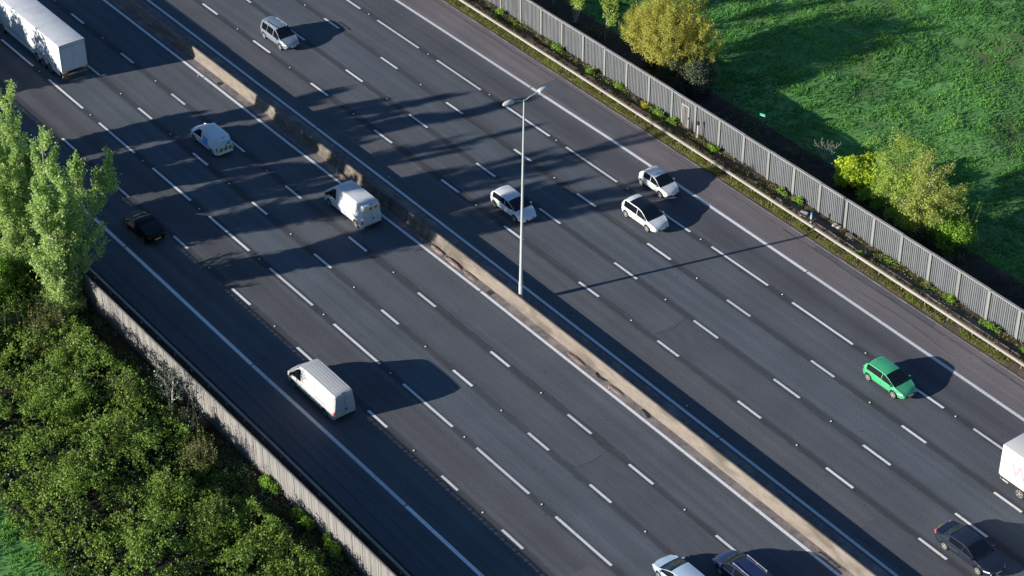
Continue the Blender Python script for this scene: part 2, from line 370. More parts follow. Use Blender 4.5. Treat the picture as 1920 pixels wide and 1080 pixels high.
# verges with uneven soil
def verge(name, t0, t1, mat, seed, zmax=0.12):
    xs = np.arange(-130, 100, 0.7); ts = np.linspace(t0, t1, 9)
    X, T = np.meshgrid(xs, ts, indexing='ij')
    Z = 0.02 + zmax * (vnoise(X, T, 0.9, seed)) * np.clip(np.minimum(T - t0, t1 - T) / 0.3, 0, 1)
    Y = T + by(X)
    V = np.stack([X, Y, Z], -1).reshape(-1, 3); n = len(ts)
    ii, jj = np.meshgrid(np.arange(len(xs) - 1), np.arange(n - 1), indexing='ij'); a = (ii * n + jj).ravel()
    return tag(link(name, fast_mesh(name, V, np.stack([a, a + n, a + n + 1, a + 1], -1), True), mat), kind='structure')
verge('verge', 22.88, 26.2, MA['soil'], 11)
verge('verge', -26.5, -23.36, MA['litter'], 12, 0.08)
verge('ditch_bank', 26.25, 31.5, MA['litter'], 13, 0.25)
verge('ditch_bank', -28.2, -26.55, MA['litter'], 14, 0.2)
xs_ = np.arange(-60, 45, 0.8); ts_ = np.concatenate([[-41.4], np.arange(-40.9, -28.0, 0.8)])
X_, T_ = np.meshgrid(xs_, ts_, indexing='ij'); T2 = T_.copy(); T2[:, 0] += 1.2 * (vnoise(xs_, xs_ * 0, 2.0, 19) - 0.5)
Z_ = np.maximum(ground_z(X_, T2 + by(X_)), ground_z(X_ + 0.4, T2 + by(X_) + 0.4)) + 0.12; Z_[:, 0] -= 0.25
n_ = len(ts_); ii, jj = np.meshgrid(np.arange(len(xs_) - 1), np.arange(n_ - 1), indexing='ij'); a = (ii * n_ + jj).ravel()
tag(link('hedge_floor', fast_mesh('hedge_floor', np.stack([X_, T2 + by(X_), Z_], -1).reshape(-1, 3), np.stack([a, a + n_, a + n_ + 1, a + 1], -1), True), MA['floor']), kind='structure')
# concrete edging of the far hard shoulder, one length at a time
for i, x in enumerate(np.arange(-64, 48, 0.915)):
    if i == 0:
        mb = MB(); mb.box((0, 0, 0), (0.895, 0.14, 0.16)); me_k = mb.mesh('kerb_stone', 0.012)
    o = link('kerb_stone', me_k, MA['kerb'], rroad)
    o.location = P(x, 22.80, -0.03 + 0.008 * math.sin(i * 1.7)); o.rotation_euler = (0, 0, -2 * KB * (x - 4.7) + 0.01 * math.sin(i * 2.3))

# ------------------------------------------------------------------ road markings, each mark laid on its road
def mark(road, x0, x1, t, w=0.205, name='lane_dash', n=2, z=0.004):
    xs = np.linspace(x0, x1, n)
    return strip(name, xs, [(t - w / 2, z), (t + w / 2, z)], MA['line'], road)
DASH = {
 'L1': [(-41.6, -39.4, -16.36), (-32.58, -30.41, -16.36), (-23.42, -21.24, -16.32), (-14.62, -12.01, -16.37), (-5.47, -3.05, -16.42), (3.73, 6.05, -16.37), (12.53, 14.39, -16.32), (19.32, 21.61, -16.29), (28.2, 30.4, -16.3)],
 'L2': [(-68.9, -62.9, -12.66), (-59.89, -53.86, -12.65), (-50.97, -44.84, -12.67), (-41.92, -35.9, -12.73), (-32.99, -26.93, -12.7), (-24.08, -18.07, -12.71), (-15.11, -9.1, -12.69), (-6.19, -0.14, -12.72), (2.78, 8.78, -12.7), (11.62, 17.59, -12.71), (20.45, 26.33, -12.69)],
 'L3': [(-60.1, -57.9, -8.8), (-51.03, -48.91, -8.81), (-42.0, -39.72, -8.9), (-32.96, -30.6, -8.91), (-23.73, -21.5, -8.92), (-14.65, -12.27, -8.94), (-5.49, -3.26, -8.93), (3.66, 5.97, -8.94), (12.52, 14.84, -8.92), (19.33, 21.62, -8.89), (28.1, 30.24, -8.84)],
 'L4': [(-69.3, -67.0, -5.41), (-60.25, -57.97, -5.41), (-51.14, -48.93, -5.43), (-42.31, -40.04, -5.48), (-32.87, -30.49, -5.44), (-24.05, -21.77, -5.54), (-14.94, -12.47, -5.53), (-5.6, -3.34, -5.51), (3.55, 5.8, -5.49), (12.61, 15.25, -5.49), (19.34, 21.9, -5.47), (28.27, 30.7, -5.44), (37.2, 39.5, -5.44)],
 'R1': [(-63.7, -61.3, 5.03), (-54.55, -51.97, 5.03), (-45.87, -43.1, 5.03), (-36.46, -33.81, 4.99), (-26.72, -24.16, 4.98), (-17.12, -14.77, 4.98), (-8.71, -6.3, 5.0), (0.74, 3.11, 4.98), (9.96, 12.32, 4.99), (18.74, 21.16, 4.99), (27.76, 30.37, 4.98), (36.53, 39.05, 4.95), (45.4, 47.8, 4.95)],
 'R2': [(-54.6, -52.02, 8.63), (-45.77, -43.1, 8.7), (-36.5, -33.92, 8.67), (-26.97, -24.33, 8.73), (-17.38, -14.82, 8.7), (-8.98, -6.29, 8.71), (0.42, 3.12, 8.72), (9.73, 12.42, 8.7), (18.47, 21.16, 8.69), (27.58, 30.22, 8.65), (36.3, 39.18, 8.61), (45.2, 47.8, 8.6)],
 'R3': [(-53.88, -51.38, 12.2), (-45.39, -43.02, 12.31), (-36.41, -33.88, 12.33), (-26.68, -24.31, 12.38), (-17.19, -14.81, 12.43), (-8.81, -6.44, 12.42), (-0.02, 2.75, 12.4), (9.3, 11.89, 12.37), (18.53, 20.93, 12.29), (27.72, 30.05, 12.26), (36.42, 38.9, 12.21), (45.4, 47.8, 12.2)],
 'R4': [(-50.98, -44.89, 15.9), (-42.15, -35.7, 15.92), (-32.99, -26.54, 15.95), (-23.22, -17.0, 16.01), (-14.81, -8.16, 16.04), (-5.7, 0.81, 16.07), (3.36, 9.8, 16.06), (12.52, 19.0, 16.04), (21.87, 28.14, 15.97), (30.99, 37.3, 15.99), (40.2, 46.4, 15.95)]}
for k, ds in DASH.items():
    for (x0, x1, t) in ds: mark(lroad if k[0] == 'L' else rroad, x0, x1, t)
def edge_line(road, pts, w=0.22, gaps=()):
    xs = np.array(sorted(set(np.arange(pts[0][0], pts[-1][0], 3.0).tolist() + [pts[-1][0]])))
    cuts = [pts[0][0]] + [g for g in gaps] + [pts[-1][0]]
    for a, b in zip(cuts[:-1], cuts[1:]):
        xx = np.unique(np.concatenate([[a + 0.06], np.arange(a + 2, b - 1, 3.0), [b - 0.06]]))
        tt = np.interp(xx, [q[0] for q in pts], [q[1] for q in pts])
        V = []; UV = []
        for x, t in zip(xx, tt): V += [P(x, t - w / 2, 0.004), P(x, t + w / 2, 0.004)]
        F = [(2 * i, 2 * i + 2, 2 * i + 3, 2 * i + 1) for i in range(len(xx) - 1)]
        link('edge_line', fast_mesh('edge_line', V, F), MA['line'], road)
edge_line(lroad, [(-110, -20.06), (-26, -20.05), (-5, -20.12), (4, -20.02), (22, -19.93), (60, -19.9)], 0.28, (-24.4, -5.7, 13.5))
edge_line(lroad, [(-110, -1.80), (-60, -1.77), (-30, -1.85), (-3.5, -1.66), (18, -1.65), (36, -1.62), (70, -1.62)], 0.24, (-43.0, -2.9, 40))
edge_line(rroad, [(-110, 1.45), (-58, 1.42), (-40, 1.32), (0, 1.28), (38, 1.28), (80, 1.28)], 0.24, (-30, 21))
edge_line(rroad, [(-110, 19.4), (-44, 19.45), (-27, 19.57), (-12.6, 19.74), (13, 19.6), (32, 19.5), (80, 19.4)], 0.28, (-24.2, 10.3))
# resurfaced patches and sealed cracks
MA['patch'] = noisy('newer_asphalt', (0.068, 0.074, 0.085), (0.088, 0.094, 0.106), 2.0, bump=0.2, stretch=(0.25, 1, 1), detail=9)
MA['patch2'] = noisy('older_asphalt', (0.082, 0.086, 0.094), (0.108, 0.110, 0.118), 1.2, bump=0.2, stretch=(0.3, 1, 1), detail=9)
MA['seal'] = noisy('crack_sealant', (0.030, 0.032, 0.036), (0.050, 0.052, 0.058), 6, bump=0.1)
for road, x0, x1, t0, t1, m_ in ((lroad, 17.4, 60, -8.62, -5.72, 'patch'), (rroad, 9.2, 13.6, 5.25, 8.35, 'patch'), (lroad, -31, -27.5, -23.0, -20.6, 'patch2'), (rroad, 33.5, 60, 1.8, 4.65, 'patch'), (rroad, 8.3, 21, 22.05, 22.66, 'patch2'), (lroad, 25.4, 33, -15.9, -13.2, 'patch2'), (rroad, -24, -13, 20.2, 22.4, 'patch2')):
    strip('repair_patch', np.linspace(x0, x1, 6), [(t0, 0.002), (t1, 0.002)], MA[m_], road)
def crack(road, pts, w=0.045):
    rr = random.Random(int(pts[0][0] * 10)); V = []
    for k in range(len(pts) - 1):
        (a0, b0), (a1, b1) = pts[k], pts[k + 1]; n_ = max(2, int(math.hypot(a1 - a0, b1 - b0) / 0.5))
        for q in range(n_ + (k == len(pts) - 2)): V.append((a0 + (a1 - a0) * q / n_ + rr.uniform(-.05, .05), b0 + (b1 - b0) * q / n_ + rr.uniform(-.05, .05)))
    W = []
    for k, (a0, b0) in enumerate(V):
        n0 = V[min(k + 1, len(V) - 1)]; p0 = V[max(k - 1, 0)]; d = Vector((n0[0] - p0[0], n0[1] - p0[1])).normalized(); h = w / 2 * rr.uniform(0.5, 1.4)
        W += [P(a0 - d.y * h, b0 + d.x * h, 0.003), P(a0 + d.y * h, b0 - d.x * h, 0.003)]
    F = [(2 * k, 2 * k + 1, 2 * k + 3, 2 * k + 2) for k in range(len(V) - 1)]
    me = fast_mesh('sealed_crack', W, F); bm = bmesh.new(); bm.from_mesh(me); bmesh.ops.recalc_face_normals(bm, faces=bm.faces)
    for f in bm.faces:
        f.normal_update()
        if f.normal.z < 0: f.normal_flip()
    bm.to_mesh(me); bm.free(); link('sealed_crack', me, MA['seal'], road)
crack(lroad, [(17.3, -8.7), (17.6, -7.2), (17.3, -5.7)]); crack(rroad, [(9.2, 5.2), (9.6, 6.6), (9.1, 8.4)]); crack(rroad, [(-30.5, 5.2), (-29.6, 6.9)])
crack(lroad, [(-14, -5.22), (4, -5.2), (22, -5.18)], 0.06); crack(lroad, [(-40, -5.25), (-20, -5.2)], 0.05); crack(rroad, [(-36, 5.3), (-15, 5.32), (8, 5.28)], 0.05); crack(rroad, [(12, 8.35), (30, 8.4), (44, 8.42)], 0.05)
crack(rroad, [(-30, 12.1), (-8, 12.15), (10, 12.12)], 0.05); crack(lroad, [(-30, -12.4), (-8, -12.45)], 0.05); crack(lroad, [(-24, -22.3), (-5, -22.2), (22, -22.35)], 0.045); crack(lroad, [(-10, -21.6), (20, -21.5)], 0.05)
crack(rroad, [(-46, 22.2), (-20, 22.25), (6, 22.15)], 0.05); crack(rroad, [(5, 22.1), (32, 22.2)], 0.06); crack(rroad, [(14, 20.9), (19, 21.2), (25, 20.8)], 0.04); crack(rroad, [(-8, 21.2), (-2, 20.9)], 0.04)
# reflective studs in iron bases
mb = MB(); mb.lathe((0, 0, 0), (0, 0, 1), [(0.13, 0.0), (0.12, 0.012), (0.02, 0.016)], 10); me_sb = mb.mesh('road_stud')
mb = MB(); mb.box((0, 0, 0.025), (0.10, 0.10, 0.025)); me_sr = mb.mesh('reflector', 0.006)
for road, pts in ((lroad, [(-8.61, -16.35), (9.24, -16.31), (-37.59, -16.39), (-27.5, -16.35), (-18, -16.35), (17.2, -16.3), (25.5, -16.3), (-34.4, -12.8), (-25.44, -12.77), (-7.61, -12.68), (1.21, -12.74), (10.2, -12.7), (18.95, -12.69), (-43.44, -12.69), (-52.69, -12.65), (-16.6, -12.7), (-44.95, -8.91), (-36.6, -8.9), (-18, -8.93), (0.2, -8.93), (9.44, -8.94), (-27.1, -8.99), (-9.09, -8.96), (25.19, -8.9), (-45.01, -5.46), (-54.5, -5.4), (-26.94, -5.53), (-8.86, -5.49), (9.6, -5.51), (25.15, -5.45), (-63.36, -5.44), (-20.1, -1.35), (12.1, -1.35), (-43.5, -2.1)]),
                  (rroad, [(-29.92, 5.03), (6.91, 5.03), (24.83, 5.0), (-12.4, 5.0), (-48.5, 5.03), (-39.8, 5.0), (-30.2, 8.67), (6.47, 8.73), (-48.5, 8.65), (24.4, 8.66), (-12.5, 8.7), (-11.73, 12.41), (5.85, 12.4), (24.56, 12.27), (42.1, 12.2), (-30.39, 12.36), (-48.52, 12.28), (11.34, 16.12), (2.12, 16.04), (20.31, 16.03), (29.31, 15.97), (-25.38, 16.05), (-34.26, 15.94), (-43.5, 15.94), (-6.87, 16.08), (-16.1, 16.04), (42.5, 8.6), (17, 1.75), (-20, 1.8)])):
    for (x, t) in pts:
        o = link('road_stud', me_sb, MA['studbase'], road); o.location = P(x, t, 0.004)
        c = link('reflector', me_sr, MA['stud'], o)

# ------------------------------------------------------------------ concrete median barrier
bx = np.arange(-130, 101, 3.0)
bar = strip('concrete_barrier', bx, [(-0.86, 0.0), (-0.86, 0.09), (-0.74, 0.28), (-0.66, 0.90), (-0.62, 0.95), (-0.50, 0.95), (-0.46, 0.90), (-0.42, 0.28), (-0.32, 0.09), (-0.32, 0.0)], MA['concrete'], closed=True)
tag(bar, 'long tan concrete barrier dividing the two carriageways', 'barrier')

# ------------------------------------------------------------------ steel guardrails
def guardrail(name, t, x0, x1, side, label, step=2.4, off=0.0):
    r = tag(empty(name, P(0, t, 0)), label, 'guardrail')
    r.location = (0, 0, 0)
    s = side
    xs = np.arange(x0, x1 + 0.1, 3.2)
    for i in range(len(xs) - 1):
        xx = [xs[i], (xs[i] + xs[i + 1]) / 2, xs[i + 1]]
        pr = [(t - 0.10, 0.50), (t - 0.10, 0.645), (t - 0.07, 0.665), (t + 0.07, 0.665), (t + 0.10, 0.645), (t + 0.10, 0.50), (t + 0.085, 0.50), (t + 0.085, 0.64), (t - 0.085, 0.64), (t - 0.085, 0.50)]
        strip('beam', xx, pr, MA['steel'], r, closed=True)
    mb = MB(); mb.box((0, 0, 0.32), (0.06, 0.11, 0.64)); me = mb.mesh('post', 0.006)
    for x in np.arange(x0 + off, x1, step):
        o = link('post', me, MA['steel_dk'], r); o.location = P(x, t, 0)
    return r
guardrail('guardrail', 23.55, -66, 52, 1, 'pale steel guardrail on short posts in front of the grey slatted fence', off=0.9)
guardrail('guardrail', -24.02, -80, 40, -1, 'shaded steel guardrail beside the hard shoulder under the timber fence', off=0.4)

# ------------------------------------------------------------------ grey slatted noise fence (far side)
FT = 25.95; FH = 2.72; PX0 = -72.45; PS = 2.98
fence = tag(empty('noise_fence', (0, 0, 0)), 'tall grey noise fence of vertical slats beside the meadow', 'fence')
npan = 42
mb = MB(); mb.box((0, 0, FH / 2), (0.23, 0.20, FH)); me_p = mb.mesh('post', 0.015)
slat_pos = []
for i in range(npan):
    x = PX0 + i * PS
    o = link('post', me_p, MA['fence_post'], fence); o.location = P(x, FT - 0.05, 0); o.rotation_euler = (0, 0, -2 * KB * (x - 4.7))
    if i < npan - 1:
        xx = [x + 0.1, x + PS / 2, x + PS - 0.1]
        strip('backing_panel', xx, [(FT, 0.05), (FT, FH - 0.06), (FT + 0.04, FH - 0.06), (FT + 0.04, 0.05)], MA['fence_back'], fence, closed=True)
        dz = 0.018 * math.sin(i * 2.1)
        strip('cap_rail', [x - PS * 0.5 + 0.02 if False else x + 0.01, x + PS / 2, x + PS - 0.01], [(FT - 0.10, FH - 0.02 + dz), (FT - 0.10, FH + 0.06 + dz), (FT + 0.11, FH + 0.06 + dz), (FT + 0.11, FH - 0.02 + dz)], MA['fence_cap'], fence, closed=True)
        for k in range(14):
            sx = x + 0.115 + (PS - 0.23) * (k + 0.5) / 14
            if -10.3 - 1.0 < sx < -10.3: pass
            slat_pos.append(sx)
mb = MB(); mb.box((0, 0, (FH - 0.1) / 2 + 0.05), (0.095, 0.045, FH - 0.12)); me_s = mb.mesh('slat', 0.006, seg=1)
vis = [x for x in slat_pos if -27.5 < x < 36.5]
vis = sorted(vis, key=lambda x: -x)[:300]
vs_ = set(vis)
far = MB()
for x in slat_pos:
    jt = 0.006 * math.sin(x * 7.1)
    if x in vs_:
        o = link('slat', me_s, MA['fence'], fence); o.location = P(x, FT - 0.028 + jt, 0); o.rotation_euler = (0, 0, -2 * KB * (x - 4.7))
    else:
        far.box(P(x, FT - 0.028 + jt, (FH - 0.1) / 2 + 0.05), (0.095, 0.045, FH - 0.12))
tag(far.build('slat_run', MA['fence'], fence), kind='stuff')
# access door in the fence
door = empty('door', P(-11.15, FT - 0.085, 0.0)); door.parent = fence
mb = MB()
for dx in (-0.43, 0.43): mb.box((dx, 0, 1.12), (0.13, 0.07, 2.12))
mb.box((0, 0, 2.12), (0.73, 0.07, 0.12)); mb.box((0, 0, 0.12), (0.73, 0.07, 0.12))
mb.build('door_frame', MA['fence_cap'], door, 0.008)
for k in range(4):
    mb = MB(); mb.box((-0.27 + k * 0.18, 0.012, 1.12), (0.10, 0.04, 1.86)); mb.build('door_slat', MA['board'], door, 0.005)
mb = MB(); mb.box((0.44, -0.06, 1.1), (0.05, 0.05, 0.22)); mb.build('handle', MA['black'], door, 0.01)

# ------------------------------------------------------------------ weathered timber fence (near side)
LT = -25.95; LH = 2.78
tf = tag(empty('timber_fence', (0, 0, 0)), 'weathered close-boarded timber fence between the hedge and the road', 'fence')
mb = MB(); mb.box((0, 0, LH / 2), (0.175, 0.026, LH)); me_b = mb.mesh('board', 0.005, seg=1)
rest = MB(); nb = 0
for i, x in enumerate(np.arange(-95, 50, 0.15)):
    o_ = 0.014 * (i % 2) + 0.003 * math.sin(i * 3.7); dz = 0.02 * math.sin(i * 1.9) * math.sin(i * 0.37)
    if -20.6 < x < 24.2 and nb < 300:
        o = link('board', me_b, MA['board'], tf); o.location = P(x, LT - o_, dz); nb += 1
        o.rotation_euler = (0.004 * math.sin(i * 2.2), 0.006 * math.sin(i * 5.1), -2 * KB * (x - 4.7))
    else: rest.box(P(x, LT - o_, LH / 2 + dz), (0.175, 0.026, LH))
tag(rest.build('board_run', MA['board'], tf), kind='stuff')
for x in np.arange(-95, 49, 3.0):
    if -80 < x < 40:
        mb = MB(); mb.box(P(x, LT + 0.13, LH / 2 - 0.05), (0.14, 0.14, LH - 0.1)); mb.build('post', MA['board'], tf, 0.008)
for z in (0.4, 1.4, 2.4):
    strip('arris_rail', np.arange(-95, 50, 5.0), [(LT + 0.02, z), (LT + 0.02, z + 0.09), (LT + 0.065, z + 0.09), (LT + 0.065, z)], MA['board'], tf, closed=True)
strip('capping', np.arange(-95, 50, 5.0), [(LT - 0.045, LH + 0.035), (LT - 0.045, LH + 0.065), (LT + 0.07, LH + 0.065), (LT + 0.07, LH + 0.035)], MA['board'], tf, closed=True)

# ------------------------------------------------------------------ lighting column in the reserve
lp = tag(empty('street_lamp', P(0.12, -0.14, 0)), 'tall slim grey twin-arm lighting column behind the median barrier', 'street lamp')
lp.rotation_euler = (R(-0.75), R(0.6), 0)
HP = 17.75
mb = MB(); prof = [(0.16, 0.0), (0.16, 1.9), (0.135, 2.0)]
prof += [(0.135 - (0.135 - 0.055) * q, 2.0 + (HP - 2.0) * q) for q in np.linspace(0.1, 1, 10)]
mb.lathe((0, 0, 0), (0, 0, 1), prof, 14); mb.build('column', MA['pole'], lp, smooth=50)
mb = MB(); mb.box((0.19, -0.02, 1.25), (0.02, 0.16, 0.7)); mb.build('access_door', MA['pole'], lp, 0.006)
mb = MB(); mb.lathe((0, 0, 0), (0, 0, 1), [(0.27, 0.0), (0.27, 0.05), (0.19, 0.08)], 12); mb.build('base_flange', MA['pole'], lp)
for s, ln in ((-1, 1.05), (1, 1.35)):
    mb = MB(); pts = [(0, 0, HP - 0.12), (0, s * ln * 0.35, HP + 0.06), (0, s * ln * 0.75, HP + 0.16), (0, s * ln, HP + 0.20)]
    for p0, p1 in zip(pts[:-1], pts[1:]): mb.tube(p0, p1, 0.045, 0.04, 8)
    arm = mb.build('arm', MA['pole'], lp, smooth=60)
    lan = empty('lantern', (0, s * (ln + 0.36), HP + 0.23)); lan.parent = lp
    mb = MB()
    st_ = []
    for q in np.linspace(0, 1, 9):
        yy = -0.42 + 0.84 * q; ww = 0.20 * math.sin(math.pi * min(0.97, 0.22 + 0.72 * q)) ** 0.6 + 0.02; hh = 0.17 * math.sin(math.pi * min(0.96, 0.15 + 0.75 * q)) ** 0.7 + 0.03
        st_.append([(ww * math.cos(a), s * yy, max(-0.06, hh * math.sin(a))) for a in np.linspace(-0.25 * math.pi, 1.25 * math.pi, 11)])
    vs = [p for r_ in st_ for p in r_]; fs = [(j * 11 + i, j * 11 + (i + 1) % 11, (j + 1) * 11 + (i + 1) % 11, (j + 1) * 11 + i) for j in range(8) for i in range(11)]
    fs += [tuple(range(11)), tuple(range(88, 99))]
    mb.add(vs, fs); mb.build('housing', MA['lamp'], lan, smooth=50)
    mb = MB(); mb.box((0, s * 0.1, -0.085), (0.24, 0.42, 0.05)); mb.build('lens', MA['lens'], lan, 0.02)

# ------------------------------------------------------------------ small roadside things
def drain(x, t, label):
    r = tag(empty('drain_grate', P(x, t, 0.012)), label, 'drain', 'drain grates in the central reserve')
    mb = MB()
    for c, d in (((0, -0.21, 0), (0.5, 0.06, 0.03)), ((0, 0.21, 0), (0.5, 0.06, 0.03)), ((-0.22, 0, 0), (0.06, 0.36, 0.03)), ((0.22, 0, 0), (0.06, 0.36, 0.03))): mb.box(c, d)
    mb.build('frame', MA['studbase'], r)
    for k in range(5):
        mb = MB(); mb.box((-0.14 + 0.07 * k, 0, 0.0), (0.03, 0.36, 0.022)); mb.build('bar', MA['studbase'], r)
    mb = MB(); mb.box((0, 0, -0.006), (0.38, 0.36, 0.004)); mb.build('sump', MA['black'], r)
drain(-41.2, -1.27, 'black drain grate near the far sunlit end of the concrete barrier')
drain(-2.24, -1.2, 'black drain grate beside the barrier just before the lighting column')

mp = tag(empty('marker_post', P(-8.98, 25.35, 0)), 'thin white post with a black head in front of the slatted fence', 'post')
mb = MB(); mb.lathe((0, 0, 0), (0, 0, 1), [(0.055, 0), (0.055, 1.5)], 10); mb.build('shaft', MA['lamp'], mp, smooth=40)
mb = MB(); mb.box((0, 0, 1.66), (0.2, 0.14, 0.36)); mb.build('head', MA['black'], mp, 0.04)
mk = tag(empty('marker_post', P(5.75, 24.35, 0), 0.4), 'short white marker post with a blue top behind the guardrail', 'post')
mb = MB(); mb.lathe((0, 0, 0), (0, 0, 1), [(0.075, 0), (0.07, 0.85)], 12); mb.build('shaft', MA['lamp'], mk, smooth=40)
mb = MB(); mb.lathe((0, 0, 0.85), (0, 0, 1), [(0.085, 0), (0.085, 0.16), (0.05, 0.2)], 12); mb.build('cap', MA['blue'], mk, smooth=40)
sg = tag(empty('field_sign', P(-6.9, 30.7, -0.3), 0.35), 'small green sign on a post in the dark strip beyond the fence', 'sign')
mb = MB(); mb.lathe((0, 0, 0), (0, 0, 1), [(0.03, 0), (0.03, 1.8)], 8); mb.build('post', MA['steel_dk'], sg)
mb = MB(); mb.box((0, -0.045, 1.72), (0.50, 0.03, 0.38)); mb.build('panel', MA['green_sign'], sg, 0.01)
mb = MB(); mb.box((0, -0.064, 1.72), (0.42, 0.004, 0.06)); mb.build('stripe', MA['lamp'], sg)
# cable trough with cover slabs behind the guardrail
ct = tag(empty('cable_trough', (0, 0, 0)), 'row of grey concrete trough covers along the foot of the slatted fence', 'trough')
for i, x in enumerate(np.arange(0.5, 27, 0.98)):
    mb = MB(); mb.box((0, 0, 0), (0.95, 0.52, 0.10)); o = mb.build('cover_slab', MA['kerb'], ct, 0.012)
    o.location = P(x, 24.88 + 0.015 * math.sin(i * 2.9), 0.10 + 0.012 * math.sin(i * 1.3)); o.rotation_euler = (0.02 * math.sin(i * 3.1), 0.015 * math.cos(i * 1.7), 0.02 * math.sin(i * 0.9))
def lump(name, loc, d, mat, label, cat, seed, group=None, rz=0.0):
    r_ = random.Random(seed); bm = bmesh.new(); bmesh.ops.create_icosphere(bm, subdivisions=2, radius=0.5)
    for v in bm.verts:
        f = 1 + 0.28 * (r_.random() - 0.5); v.co = Vector((v.co.x * d[0] * f, v.co.y * d[1] * f, max(-0.1, v.co.z) * d[2] * f))
    me = bpy.data.meshes.new(name); bm.to_mesh(me); bm.free()
    o = link(name, me, mat); o.location = loc; o.rotation_euler = (0, 0, rz)
    return tag(o, label, cat, group)
MA['rubble'] = noisy('pale_rubble', (0.3444, 0.3116, 0.2706), (0.451, 0.41, 0.3608), 6, bump=0.2)
MA['dirt'] = noisy('swept_dirt', (0.1312, 0.0943, 0.0779), (0.2788, 0.2132, 0.1804), 6, bump=0.9, bscale=14)
def block(loc, d, rz, label, mat='rubble'):
    mb = MB(); mb.box((0, 0, d[2] / 2), d); o = mb.build('concrete_block', MA[mat], None, 0.04); o.location = loc; o.rotation_euler = (0.1, 0.06, rz); return tag(o, label, 'block', 'loose blocks behind the guardrail')
block(P(4.7, 24.55, 0.15), (0.62, 0.34, 0.3), 0.5, 'pale tan block lying on the trough covers left of the blue-topped post')
block(P(7.45, 25.5, 0.08), (0.7, 0.35, 0.22), 0.2, 'yellowish block lying against the foot of the slatted fence')
block(P(9.1, 25.4, 0.08), (0.8, 0.45, 0.2), -0.2, 'grey slab fragment lying at the fence foot past the trough covers', 'kerb')
# dirt swept against the barrier
dl = [(-13.6, -1.16, 1.3, 'small brown dirt heap against the barrier just behind the van with the chevron strip'),
      (-11.3, -1.12, 1.7, 'low brown dirt heap by the barrier, second beyond the chevron van'),
      (-9.2, -1.12, 1.9, 'leafy brown dirt heap by the stained and shade-darkened part of the barrier'),
      (-7.1, -1.16, 2.3, 'largest reddish dirt heap spilling from the barrier towards the white line'),
      (-22.4, -1.12, 1.1, 'brown debris heap by the barrier ahead of the chevron van'),
      (-4.9, -1.14, 1.8, 'flat pinkish dirt patch by the barrier before the drain grate'),
      (8.1, -1.12, 2.2, 'flat pinkish dirt patch by the barrier past the lighting column'),
      (12.6, -1.12, 1.6, 'small pinkish dirt patch by the barrier before the black rubber strip')]
for i, (x, t, l, lab) in enumerate(dl):
    hz = 0.30 if i in (2, 3, 4) else 0.13
    lump('dirt_heap', P(x, t, 0.02), (l, 0.42, hz), MA['dirt'], lab, 'dirt', 40 + i, 'dirt heaps along the barrier')
# torn tyre strip and scraps
mb = MB(); pts = [(15.4, -1.02), (15.7, -1.05), (16.0, -1.13), (16.35, -1.26)]
for (a0, b0), (a1, b1) in zip(pts[:-1], pts[1:]):
    d = Vector((a1 - a0, b1 - b0, 0)); mb.box(P((a0 + a1) / 2, (b0 + b1) / 2, 0.05), (d.length + 0.03, 0.16, 0.05), Matrix.Rotation(math.atan2(d.y, d.x), 3, 'Z'))
tag(mb.build('tyre_strip', MA['tyre'], None, 0.008), 'black strip of torn tyre rubber lying between the white line and barrier', 'debris')
mb = MB(); pts = [(10.2, -0.95), (10.35, -1.12), (10.7, -1.22), (11.1, -1.15), (11.35, -1.0)]
for (a0, b0), (a1, b1) in zip(pts[:-1], pts[1:]): mb.tube(P(a0, b0, 0.06), P(a1, b1, 0.06), 0.04, 0.035, 6)
tag(mb.build('cable_scrap', MA['tyre'], None, smooth=60), 'curved dark scrap of cable lying against the sunlit barrier foot', 'debris')
mb = MB(); mb.box((0, 0, 0.16), (0.75, 0.05, 0.28), Matrix.Rotation(0.5, 3, 'X')); mb.box((0.1, 0.1, 0.05), (0.5, 0.18, 0.06))
o = mb.build('bumper_scrap', MA['rubble'], None, 0.02); o.location = P(-23.1, -1.15, 0.02); o.rotation_euler = (0, 0, -0.6)
tag(o, 'pale broken bumper scrap lying by the barrier ahead of the chevron van', 'debris')

# ------------------------------------------------------------------ vehicles
def wheel(parent, x, y, r, w, mat_rim, side):
    """wheel > tyre, rim ; side = +1/-1 outward along y"""
    wr = empty('wheel', (x, y, r)); wr.parent = parent
    mb = MB(); mb.lathe((0, -w / 2, 0), (0, 1, 0), [(r * 0.62, 0.0), (r * 0.93, 0.0), (r, w * 0.18), (r, w * 0.82), (r * 0.93, w), (r * 0.62, w)], 22)
    mb.build('tyre', MA['tyre'], wr, smooth=40)
    mb = MB(); s = side; y0 = s * w * 0.47
    mb.lathe((0, y0, 0), (0, s, 0), [(r * 0.66, -0.03), (r * 0.66, 0.012), (r * 0.58, 0.012), (r * 0.55, -0.06), (0.02, -0.06)], 20)
    for k in range(5):
        a = 2 * math.pi * k / 5 + 0.3
        mb.box((math.cos(a) * r * 0.32, y0 + s * -0.004, math.sin(a) * r * 0.32), (r * 0.55, 0.03, r * 0.16), Matrix.Rotation(-a, 3, 'Y'))
    mb.lathe((0, y0, 0), (0, s, 0), [(r * 0.13, -0.03), (r * 0.13, 0.02), (0.01, 0.024)], 10)
    mb.build('rim', mat_rim, wr, smooth=40)

